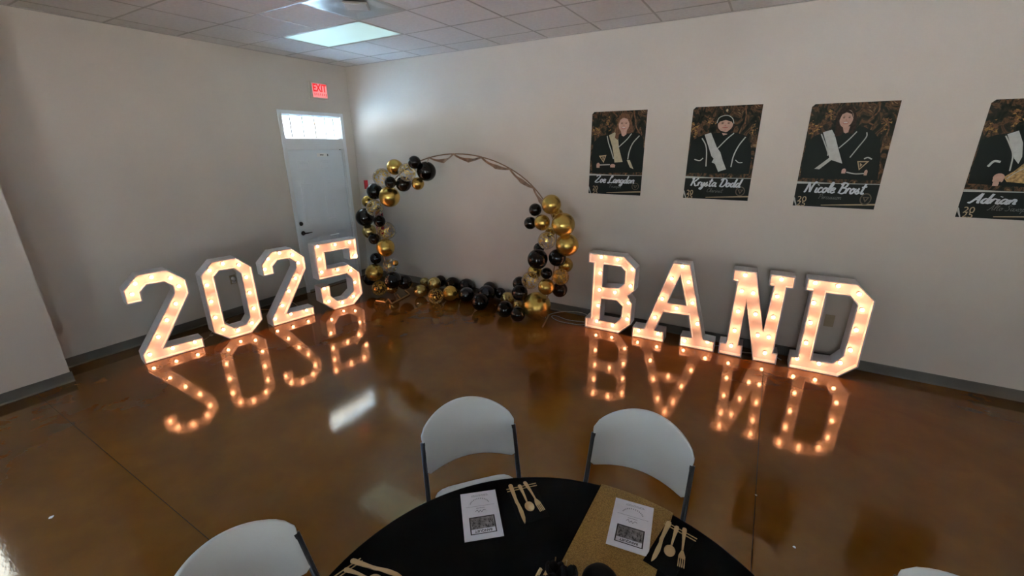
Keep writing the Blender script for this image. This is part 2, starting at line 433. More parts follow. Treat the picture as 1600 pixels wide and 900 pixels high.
t = thing('ceiling_vent', 'grey metal air diffuser plate with a small square centre in the ceiling', 'vent', (xs[4] + 0.305, (ys[3] + ys[4]) / 2, H))
s = 0.297
m = MB()
L1 = [(-s, -s, 0.0), (s, -s, 0.0), (s, s, 0.0), (-s, s, 0.0)]
L2 = [(x * 0.90, y * 0.90, -0.004) for x, y, z in L1]
L3 = [(x * 0.5, y * 0.5, 0.004) for x, y, z in L1]
for A, B in ((L1, L2), (L2, L3)):
    for k in range(4): m.poly([A[k], A[(k + 1) % 4], B[(k + 1) % 4], B[k]])
m.poly(L3)
m.build('vent_cone', M_vent, t)
m = MB().box((-0.098, -0.098, -0.016), (0.098, 0.098, -0.004))
pl = m.build('vent_centre_plate', M_grid, t, rz=radians(40), bevel=0.002); pl.location = (0.06, -0.03, 0)
m = MB().box((-0.086, -0.086, -0.019), (0.086, 0.086, -0.0165))
p2 = m.build('plate_face', M_signw, pl)
MB().tube([(0, 0, -0.006), (0, 0, 0.03)], 0.02).build('plate_stem', M_grid, pl)

# ---------------------------------------------------------------- door and transom
dr = struct_root('door_1')
m = MB(); fx = 0.020; tr = 0.052
def casing(y0, y1, z0, z1): m.box((-0.0, y0, z0), (fx, y1, z1))
casing(DY0, DY0 + tr, 0, DZ); casing(DY1 - tr, DY1, 0, DZ); casing(DY0 + tr, DY1 - tr, DZ - 0.050, DZ)
m.build('door_casing', M_white, dr, bevel=0.003)
yl, yr = DY0 + tr, DY1 - tr
bx('mullion', (-0.10, yl, 2.02), (fx - 0.004, yr, 2.168), M_white, dr, bevel=0.003)
m = MB().box((-T, OY0, 0), (0.0, yl + 0.006, OZ)).box((-T, yr - 0.006, 0), (0.0, OY1, OZ)).box((-T, yl + 0.006, OZ - 0.012), (0.0, yr - 0.006, OZ))
m.build('jamb', M_white, dr)
ly0, ly1, lz0, lz1 = yl + 0.008, yr - 0.018, 0.019, 2.010
leafx = -0.022
leaf = bx('door_leaf', (leafx - 0.045, ly0, lz0), (leafx, ly1, lz1), M_door, dr)
bx('leak_blocker', (leafx - 0.075, yl, 1.99), (leafx - 0.047, yr, 2.03), M_white, dr)  # unseen strip added to block outdoor light leaking above the leaf
bx('latch_gap', (leafx - 0.05, ly1, 0.02), (leafx - 0.03, yr - 0.006, 2.02), M_dark, dr)
bx('sill', (-0.12, yl, 0.0), (0.035, yr, 0.018), M_sill, dr, bevel=0.004)
bx('door_sweep', (leafx - 0.04, yl, 0.017), (leafx - 0.005, yr, 0.03), M_dark, dr)
cols = [(-1.005, -0.815), (-0.640, -0.478)]
for z0, z1 in ((1.742, 1.865), (1.010, 1.575), (0.22, 0.77)):
    for y0, y1 in cols:
        m = MB(); d = 0.0
        ring = [(0, 0.0), (0.012, -0.010), (0.030, -0.010), (0.048, 0.002)]
        R = []
        for o, dx in ring:
            R.append([(leafx + 0.0015 + dx * 0.0 + max(dx, -0.0) , y0 + o, z0 + o) if False else (leafx + 0.0012 + (0.006 if 0.005 < o < 0.04 else 0.0), y0 + o, z0 + o) for _ in (0,)] )
        def rect(o, x): return [(x, y0 + o, z0 + o), (x, y1 - o, z0 + o), (x, y1 - o, z1 - o), (x, y0 + o, z1 - o)]
        rs = [rect(0, leafx), rect(0.008, leafx + 0.005), rect(0.018, leafx + 0.001), rect(0.034, leafx + 0.004)]
        for A, B in zip(rs, rs[1:]):
            for k in range(4): m.poly([A[k], A[(k + 1) % 4], B[(k + 1) % 4], B[k]])
        m.poly(rs[-1])
        m.build('door_panel', M_door, leaf)
# lever handle and dead bolt
m = MB().lathe([(0, 0.012), (0.026, 0.012), (0.032, 0.004), (0.032, 0)], 20)
ha = m.build('lever_handle', M_bronze, leaf); ha['label'] = 'dark bronze lever handle'
ha.location = (leafx, -1.078, 0.872); ha.rotation_euler = (0, pi / 2, 0)
m = MB().tube([(0, 0, 0.010), (0, 0, 0.045)], 0.010).tube([(0, -0.006, 0.045), (0, 0.05, 0.047), (0, 0.115, 0.043)], [0.010, 0.009, 0.007])
lv = m.build('lever', M_bronze, ha, smooth=True)
m = MB().lathe([(0, 0.022), (0.016, 0.022), (0.028, 0.012), (0.030, 0)], 20)
db = m.build('deadbolt', M_bronze, leaf); db.location = (leafx, -1.090, 1.010); db.rotation_euler = (0, pi / 2, 0); db['label'] = 'dark round deadbolt'
# small notice on the door
nt_ = thing('door_notice', 'small white notice with dark lettering at the top of the door', 'sign', (leafx + 0.001, -0.592, 1.945))
bx('notice_plate', (0, -0.078, -0.024), (0.004, 0.078, 0.024), M_notice, nt_)
m = MB()
for k, (y, wd, z) in enumerate([(-0.026, 0.012, 0), (-0.010, 0.010, 0.001), (0.004, 0.012, -0.001), (0.020, 0.009, 0)]):
    m.box((0.004, y - wd / 2, z - 0.007), (0.0046, y + wd / 2, z + 0.007))
m.build('notice_marks', M_inkd, nt_)
tag(bx('door_hook', (leafx, -0.500, 1.925), (leafx + 0.008, -0.492, 1.955), M_bronze), 'tiny dark hook beside the white notice on the door', 'hook')

wn = struct_root('window_1')
gy0, gy1, gz0, gz1 = yl, yr, 2.172, 2.466
m = MB(); q = 0.010
m.box((-0.06, gy0, gz0), (-0.01, gy1, gz0 + q)).box((-0.06, gy0, gz1 - q), (-0.01, gy1, gz1)).box((-0.06, gy0, gz0 + q), (-0.01, gy0 + q, gz1 - q)).box((-0.06, gy1 - q, gz0 + q), (-0.01, gy1, gz1 - q))
m.build('sash', M_white, wn)
bx('pane', (-0.040, gy0 + q, gz0 + q), (-0.036, gy1 - q, gz1 - q), M_glass, wn)
for k, y in enumerate((-1.010, -0.828, -0.640, -0.470, -0.330)):
    bx('muntin', (-0.035, y - 0.008, gz0 + q), (-0.020, y + 0.008, gz1 - q), M_alu, wn)

def window(n, axis, a, b, c, d):
    r = struct_root('window_%d' % n); fr = 0.05
    def put(name, a0, a1, z0, z1, d0, d1, m):
        if axis == 'x': bx(name, (JX - d1, a0, z0), (JX - d0, a1, z1), m, r)
        elif axis == 'e': bx(name, (ENDX + d0, a0, z0), (ENDX + d1, a1, z1), m, r)
        else: bx(name, (a0, BACKY - d1, z0), (a1, BACKY - d0, z1), m, r)
    put('window_frame', a, a + fr, c, d, 0.005, 0.065, M_alu); put('window_frame', b - fr, b, c, d, 0.005, 0.065, M_alu)
    put('window_frame', a + fr, b - fr, c, c + fr, 0.005, 0.065, M_alu); put('window_frame', a + fr, b - fr, d - fr, d, 0.005, 0.065, M_alu)
    mid = (a + b) / 2
    put('window_frame', mid - 0.025, mid + 0.025, c + fr, d - fr, 0.005, 0.065, M_alu)
    put('pane', a + fr, mid - 0.025, c + fr, d - fr, 0.03, 0.036, M_glass); put('pane', mid + 0.025, b - fr, c + fr, d - fr, 0.03, 0.036, M_glass)
window(2, 'x', *WIN_JOG)
window(3, 'y', *WIN_BACK[0]); window(4, 'e', *WIN_END)

# ---------------------------------------------------------------- outside
struct(bx('ground_outside', (-45, -12, -0.25), (-0.07, 45, -0.15), M_conc))      # ground west of the door, coloured blue to tint the bounced light
struct(bx('ground_outside', (-45, -50, -0.25), (50, -12, -0.15), M_conc2))
struct(bx('ground_outside', (-0.07, -12, -0.25), (50, 45, -0.15), M_conc2))

t = thing('tree', 'pale leafy tree outdoors seen through the glass above the door', 'tree', (-11.0, 7.3, -0.15))
MB().tube([(0, 0, 0), (.05, .02, 1.2), (-.05, .05, 2.6), (.0, .0, 4.4)], [.20, .16, .13, .07], 10).build('trunk', M_bark, t, smooth=True)
for k in range(5):
    a = k * 1.26; MB().tube([(0, 0, 2.6 + .2 * k), (cos(a) * .8, sin(a) * .8, 3.6 + .2 * k), (cos(a) * 1.5, sin(a) * 1.5, 4.4 + .15 * k)], [.08, .05, .02], 6).build('branch', M_bark, t)
rnd = random.Random(21); m = MB()
for k in range(2600):
    d = Vector((rnd.gauss(0, 1), rnd.gauss(0, 1), rnd.gauss(0, 1))).normalized() * rnd.uniform(.55, 1.0)
    c = Vector((d.x * 2.6, d.y * 2.6, 4.75 + d.z * 1.65)); e = rnd.uniform(.07, .15)
    u = Vector((rnd.gauss(0, 1), rnd.gauss(0, 1), rnd.gauss(0, 1))).normalized(); v = u.orthogonal().normalized()
    m.poly([c - u * e, c + v * e * .5, c + u * e, c - v * e * .5])
fo = m.build('foliage', M_leaf, t, fix=False); fo['kind'] = 'stuff'

# ---------------------------------------------------------------- exit sign
t = thing('exit_sign', 'lit red EXIT sign in a cream box above the door', 'sign', (0, -0.545, 2.795))
bx('sign_housing', (0, -0.150, -0.115), (0.055, 0.140, 0.115), M_exitbox, t, bevel=0.006)
fc = bx('sign_face', (0.055, -0.108, -0.085), (0.058, 0.122, 0.092), M_exitface, t)
def text_mesh(body, size, m, parent, loc, rot, name, extr=0.0006, xscale=1.0, bold=0.0):
    cu = bpy.data.curves.new(name, 'FONT'); cu.body = body; cu.size = size; cu.align_x = 'CENTER'; cu.align_y = 'CENTER'; cu.extrude = extr; cu.offset = bold
    o = bpy.data.objects.new(name, cu); COL.objects.link(o)
    dg = bpy.context.evaluated_depsgraph_get(); me = bpy.data.meshes.new_from_object(o.evaluated_get(dg))
    bpy.data.objects.remove(o); bpy.data.curves.remove(cu)
    for v in me.vertices: v.co.x *= xscale
    me.materials.clear()
    q = link_mesh(name, me, m, parent); q.location = loc; q.rotation_euler = rot; return q
lt = text_mesh('EXIT', 0.135, M_exitlet, t, (0.0590, 0.006, 0.034), (pi / 2, 0, pi / 2), 'exit_lettering', xscale=0.78, bold=0.004)
m = MB()
for k in range(7):
    y = -0.085 + k * 0.030
    m.box((0.058, y, -0.062 + 0.004 * (k % 2)), (0.0588, y + 0.011, -0.030))
m.build('glare_strokes', mat('exit_ghost_glare', (0.5, 0.1, 0.1), 0.4, emit=(1.0, 0.07, 0.09), estr=0.1), fc)  # ghost glare below the letters, built as dim glowing strokes

# ---------------------------------------------------------------- marquee letters
def offset_poly(P, d):
    n = len(P); A = sum(P[i][0] * P[(i + 1) % n][1] - P[(i + 1) % n][0] * P[i][1] for i in range(n)); s = 1 if A > 0 else -1
    out = []
    for i in range(n):
        a = Vector(P[i - 1]); b = Vector(P[i]); c = Vector(P[(i + 1) % n])
        e1 = (b - a).normalized(); e2 = (c - b).normalized()
        n1 = Vector((e1.y, -e1.x)) * s; n2 = Vector((e2.y, -e2.x)) * s
        k = (n1 + n2); den = 1 + n1.dot(n2)
        out.append(tuple(b + k * (d / max(den, 0.35))))
    return out
bulb_me = None
def bulb_mesh():
    global bulb_me
    if bulb_me is None:
        m = MB().lathe([(0.0080, 0.0), (0.0095, 0.005), (0.0142, 0.012), (0.0160, 0.020), (0.0145, 0.029), (0.0088, 0.036), (0.0, 0.0385)], 10)
        bulb_me = m.mesh('bulb'); bm = bmesh.new(); bm.from_mesh(bulb_me); bmesh.ops.remove_doubles(bm, verts=bm.verts, dist=1e-5); bmesh.ops.recalc_face_normals(bm, faces=bm.faces); bm.to_mesh(bulb_me); bm.free()
        for p in bulb_me.polygons: p.use_smooth = True
        bulb_me.materials.append(M_bulb)
    return bulb_me
sock_me = None
def socket_mesh():
    global sock_me
    if sock_me is None:
        m = MB().lathe([(0.0150, -0.012), (0.0150, 0.003), (0.0125, 0.007), (0.0095, 0.007)], 10)
        sock_me = m.mesh('bulb_socket'); bm = bmesh.new(); bm.from_mesh(sock_me); bmesh.ops.recalc_face_normals(bm, faces=bm.faces); bm.to_mesh(sock_me); bm.free()
        sock_me.materials.append(M_socket)
    return sock_me
DEPTH, RECESS, WALLT = 0.165, 0.060, 0.011
def marquee(label, loc, rz, outer, holes, bulbs, du=0.0):
    t = thing('marquee_letter', label, 'marquee letter', loc, rz, 'lighted marquee letters and numerals')
    outer = [(u - du, z) for u, z in outer]; holes = [[(u - du, z) for u, z in h] for h in holes]
    zmin = min(p[1] for p in outer)
    m = MB()
    for P, o, i in [(outer, 0.007, -0.004)] + [(h, -0.007, 0.004) for h in holes]:
        A = offset_poly(P, o); B = offset_poly(P, i)
        A = [(u, max(z, 0.001)) for u, z in A]
        n = len(P)
        for k in range(n):
            j = (k + 1) % n
            m.poly([(A[k][0], 0, A[k][1]), (A[j][0], 0, A[j][1]), (A[j][0], DEPTH, A[j][1]), (A[k][0], DEPTH, A[k][1])])
            m.poly([(B[k][0], 0, B[k][1]), (B[j][0], 0, B[j][1]), (B[j][0], RECESS, B[j][1]), (B[k][0], RECESS, B[k][1])])
            m.poly([(A[k][0], 0, A[k][1]), (A[j][0], 0, A[j][1]), (B[j][0], 0, B[j][1]), (B[k][0], 0, B[k][1])])
    m.build('side_wall', M_mwhite, t, fix=False)
    for nm, y, mt in (('back_panel', RECESS, M_mface), ('rear_cover', DEPTH, M_mwhite)):
        bm = bmesh.new(); ed = []
        for P, o in [(outer, 0.004)] + [(h, -0.004) for h in holes]:
            Q = offset_poly(P, o); vs = [bm.verts.new((u, y, max(z, 0.001))) for u, z in Q]
            ed += [bm.edges.new((vs[k], vs[(k + 1) % len(vs)])) for k in range(len(vs))]
        bmesh.ops.triangle_fill(bm, use_beauty=True, use_dissolve=False, edges=ed)
        bmesh.ops.recalc_face_normals(bm, faces=bm.faces)
        for f in bm.faces:
            f.normal_update()
            if f.normal.y > 0 and nm == 'back_panel': f.normal_flip()
        me = bpy.data.meshes.new(nm); bm.to_mesh(me); bm.free(); link_mesh(nm, me, mt, t)
    for u, z in bulbs:
        b = bpy.data.objects.new('bulb', bulb_mesh()); COL.objects.link(b); b.parent = t
        b.location = (u - du, RECESS - 0.012, z); b.rotation_euler = (pi / 2, 0, 0)
        s = bpy.data.objects.new('bulb_socket', socket_mesh()); COL.objects.link(s); s.parent = b
    return t
TWO = [(0, .768), (.125, .895), (.352, .895), (.485, .768), (.485, .623), (.165, .112), (.500, .104), (.498, .006), (0, .006), (0, .095), (.376, .655), (.380, .728), (.316, .788), (.176, .792), (.110, .729), (.110, .640), (0, .640)]
ZERO = [(0, .770), (.126, .895), (.352, .897), (.487, .768), (.488, .128), (.356, .008), (.136, .008), (0, .130)]
ZEROH = [(.112, .738), (.172, .796), (.318, .790), (.376, .722), (.376, .192), (.318, .118), (.190, .115), (.112, .193)]
FIVE = [(0, .895), (.555, .895), (.555, .63), (.445, .63), (.445, .785), (.113, .785), (.113, .565), (.41, .565), (.55, .43), (.56, .125), (.42, .006), (.14, .006), (0, .14), (0, .34), (.113, .34), (.113, .2), (.19, .11), (.33, .11), (.44, .19), (.443, .36), (.375, .452), (0, .452)]
BB = [(0, .9), (.392, .9), (.525, .783), (.525, .535), (.455, .465), (.515, .390), (.515, .135), (.392, .006), (-.006, .006), (-.006, .118), (.056, .122), (.060, .795), (0, .797)]
BH1 = [(.167, .795), (.365, .79), (.417, .745), (.420, .600), (.362, .540), (.167, .526)]
BH2 = [(.165, .388), (.345, .393), (.415, .335), (.412, .197), (.355, .118), (.162, .118)]
AA = [(.345, .897), (.508, .897), (.722, .114), (.828, .110), (.833, .008), (.508, .006), (.507, .108), (.615, .115), (.557, .360), (.300, .350), (.228, .117), (.322, .119), (.330, .004), (0, .004), (0, .110), (.122, .114)]
AH = [(.427, .786), (.327, .460), (.523, .460)]
NN = [(.024, .897), (.210, .897), (.356, .310), (.374, .790), (.334, .790), (.334, .892), (.520, .892), (.522, .790), (.470, .787), (.466, .112), (.502, .112), (.505, .010), (.316, .006), (.168, .608), (.162, .128), (.198, .128), (.202, .012), (.003, .010), (0, .120), (.060, .124), (.068, .790), (.026, .793)]
DD = [(.002, .893), (.357, .893), (.497, .764), (.503, .137), (.380, .005), (0, .006), (0, .114), (.052, .118), (.052, .790), (.002, .790)]
DH = [(.153, .785), (.326, .787), (.395, .714), (.386, .215), (.323, .125), (.155, .114)]
BULB = {
'2a': [(0.056, 0.718), (0.100, 0.814), (0.232, 0.848), (0.376, 0.807), (0.424, 0.706), (0.362, 0.534), (0.257, 0.386), (0.154, 0.235), (0.052, 0.077), (0.241, 0.075), (0.433, 0.075)],
'0': [(0.094, 0.810), (0.228, 0.856), (0.376, 0.811), (0.423, 0.657), (0.424, 0.471), (0.431, 0.276), (0.041, 0.659), (0.043, 0.471), (0.047, 0.284), (0.094, 0.126), (0.231, 0.071), (0.382, 0.110)],
'2b': [(0.031, 0.705), (0.084, 0.818), (0.220, 0.864), (0.364, 0.814), (0.414, 0.703), (0.350, 0.519), (0.249, 0.381), (0.146, 0.221), (0.038, 0.081), (0.225, 0.086), (0.419, 0.076)],
'5': [(0.049, 0.870), (0.277, 0.854), (0.478, 0.852), (0.531, 0.661), (0.051, 0.709), (0.054, 0.537), (0.266, 0.522), (0.444, 0.472), (0.483, 0.295), (0.435, 0.107), (0.270, 0.062), (0.091, 0.129), (0.053, 0.314)],
'B': [(0.132, 0.866), (0.316, 0.860), (0.485, 0.772), (0.479, 0.578), (0.473, 0.379), (0.473, 0.184), (0.314, 0.077), (0.123, 0.090), (0.128, 0.286), (0.132, 0.480), (0.128, 0.680), (0.313, 0.478)],
'A': [(0.434, 0.867), (0.344, 0.724), (0.511, 0.711), (0.272, 0.487), (0.575, 0.493), (0.217, 0.261), (0.425, 0.406), (0.648, 0.273), (0.270, 0.079), (0.058, 0.072), (0.768, 0.094), (0.546, 0.056)],
'N': [(0.122, 0.854), (0.214, 0.685), (0.115, 0.690), (0.114, 0.478), (0.112, 0.270), (0.104, 0.099), (0.266, 0.476), (0.318, 0.263), (0.412, 0.262), (0.406, 0.090), (0.416, 0.473), (0.415, 0.685), (0.421, 0.854)],
'D': [(0.060, 0.859), (0.230, 0.855), (0.388, 0.804), (0.436, 0.666), (0.432, 0.473), (0.430, 0.275), (0.382, 0.134), (0.228, 0.086), (0.053, 0.096), (0.094, 0.271), (0.091, 0.476), (0.082, 0.671)],
}

d1 = Vector((0.170, 0.985)).normalized(); a1 = atan2(d1.y, d1.x); o1 = Vector((0.583, -3.383))
d2 = Vector((1.0, 0.026)).normalized(); a2 = atan2(d2.y, d2.x); o2 = Vector((4.052, -0.338))
def on(o, d, u): p = o + d * u; return (p.x, p.y, 0)
marquee('lit white marquee numeral 2 nearest the wall jog, first of 2025', on(o1, d1, 0), a1, TWO, [], BULB['2a'])
marquee('lit white marquee numeral 0 between the two numerals 2', on(o1, d1, .621), a1, ZERO, [ZEROH], BULB['0'])
marquee('lit white marquee numeral 2 standing between the 0 and the 5', on(o1, d1, 1.220), a1, TWO, [], BULB['2b'])
marquee('lit white marquee numeral 5 standing in front of the door', (0.937, -1.586, 0), 1.384, FIVE, [], BULB['5'])
marquee('lit white marquee letter B beside the balloon arch, first of BAND', on(o2, d2, 0), a2, BB, [BH1, BH2], BULB['B'])
marquee('lit white marquee letter A between the B and the N', on(o2, d2, .553), a2, AA, [AH], BULB['A'])
marquee('lit white marquee letter N between the A and the D', on(o2, d2, 1.438), a2, NN, [], BULB['N'])
marquee('lit white marquee letter D, last of BAND, in front of the outlet', on(o2, d2, 2.060), a2, DD, [DH], BULB['D'])

# ---------------------------------------------------------------- balloon arch
def arch_y(x): return -0.68 + 0.12 * (x - 1.3)
def arch_pt(a):
    x = 2.40 + 1.27 * cos(a); return Vector((x, arch_y(x), 0.99 + 0.975 * sin(a)))
def leg_pt(t, right):       # t 0 at the spring line, 1 at the floor
    x = (3.67 - 0.20 * t * t) if right else (1.13 + 0.16 * t * t); return Vector((x, arch_y(x), 0.99 * (1 - t) + 0.012 * t))
ar = thing('balloon_arch_stand', 'slim ring stand wound with brown ribbon, carrying the balloon garland', 'arch', (2.40, arch_y(2.40), 0))
def local(pts): o = Vector((2.40, arch_y(2.40), 0)); return [Vector(p) - o for p in pts]
MB().tube(local([leg_pt(1 - k / 12, True) for k in range(12)] + [arch_pt(pi * k / 48) for k in range(49)] + [leg_pt(k / 12, False) for k in range(1, 13)]), 0.007, 8).build('ring', M_ring, ar, smooth=True)
m = MB(); NR = 260; prev = None; A0, A1 = radians(122), radians(24)
wraps = 6.0
for k in range(NR + 1):
    t_ = k / NR; a = A0 + (A1 - A0) * t_
    p = arch_pt(a); tg = (arch_pt(a - 0.01) - arch_pt(a + 0.01)).normalized(); dn = Vector((-cos(a), 0, -sin(a))).normalized()
    ph = pi * wraps * t_ + 0.35 * sin(5 * t_)
    sag = (0.080 * abs(sin(ph)) ** 0.9) * (1.0 - 0.45 * t_)
    c = p + dn * sag + Vector((0, -1, 0)) * 0.016 * cos(2 * ph)
    wv = (dn * (0.25 * cos(ph * 2) + 0.85) + Vector((0, 1, 0)) * 0.55 * sin(ph * 2) + tg * 0.25 * sin(ph * 2)).normalized() * (0.012 + 0.014 * abs(sin(ph)))
    q = local([c - wv, c + wv])
    i = len(m.v); m.v += [tuple(q[0]), tuple(q[1])]
    if k: m.f.append((i - 2, i - 1, i + 1, i)); m.m.append(0)
m.build('ribbon', M_ribbon, ar, smooth=True, fix=False)
def bars(name, pts, closed=False):
    mm = MB(); pts = [Vector((x, y, 0.012)) for x, y in pts]
    for p, q in zip(pts, pts[1:]):
        mm.tube(local([p, q]), 0.0105, 4)
    return mm.build(name, M_goldbar, ar)
bars('base_foot', [(1.193, -.948), (1.348, -.924), (1.285, -.810), (1.467, -.919), (1.400, -.504), (1.215, -.400)])
bars('base_foot', [(1.253, -.600), (1.418, -.705)])
bars('base_foot', [(3.30, -.24), (3.52, -.24), (3.62, -.62)])

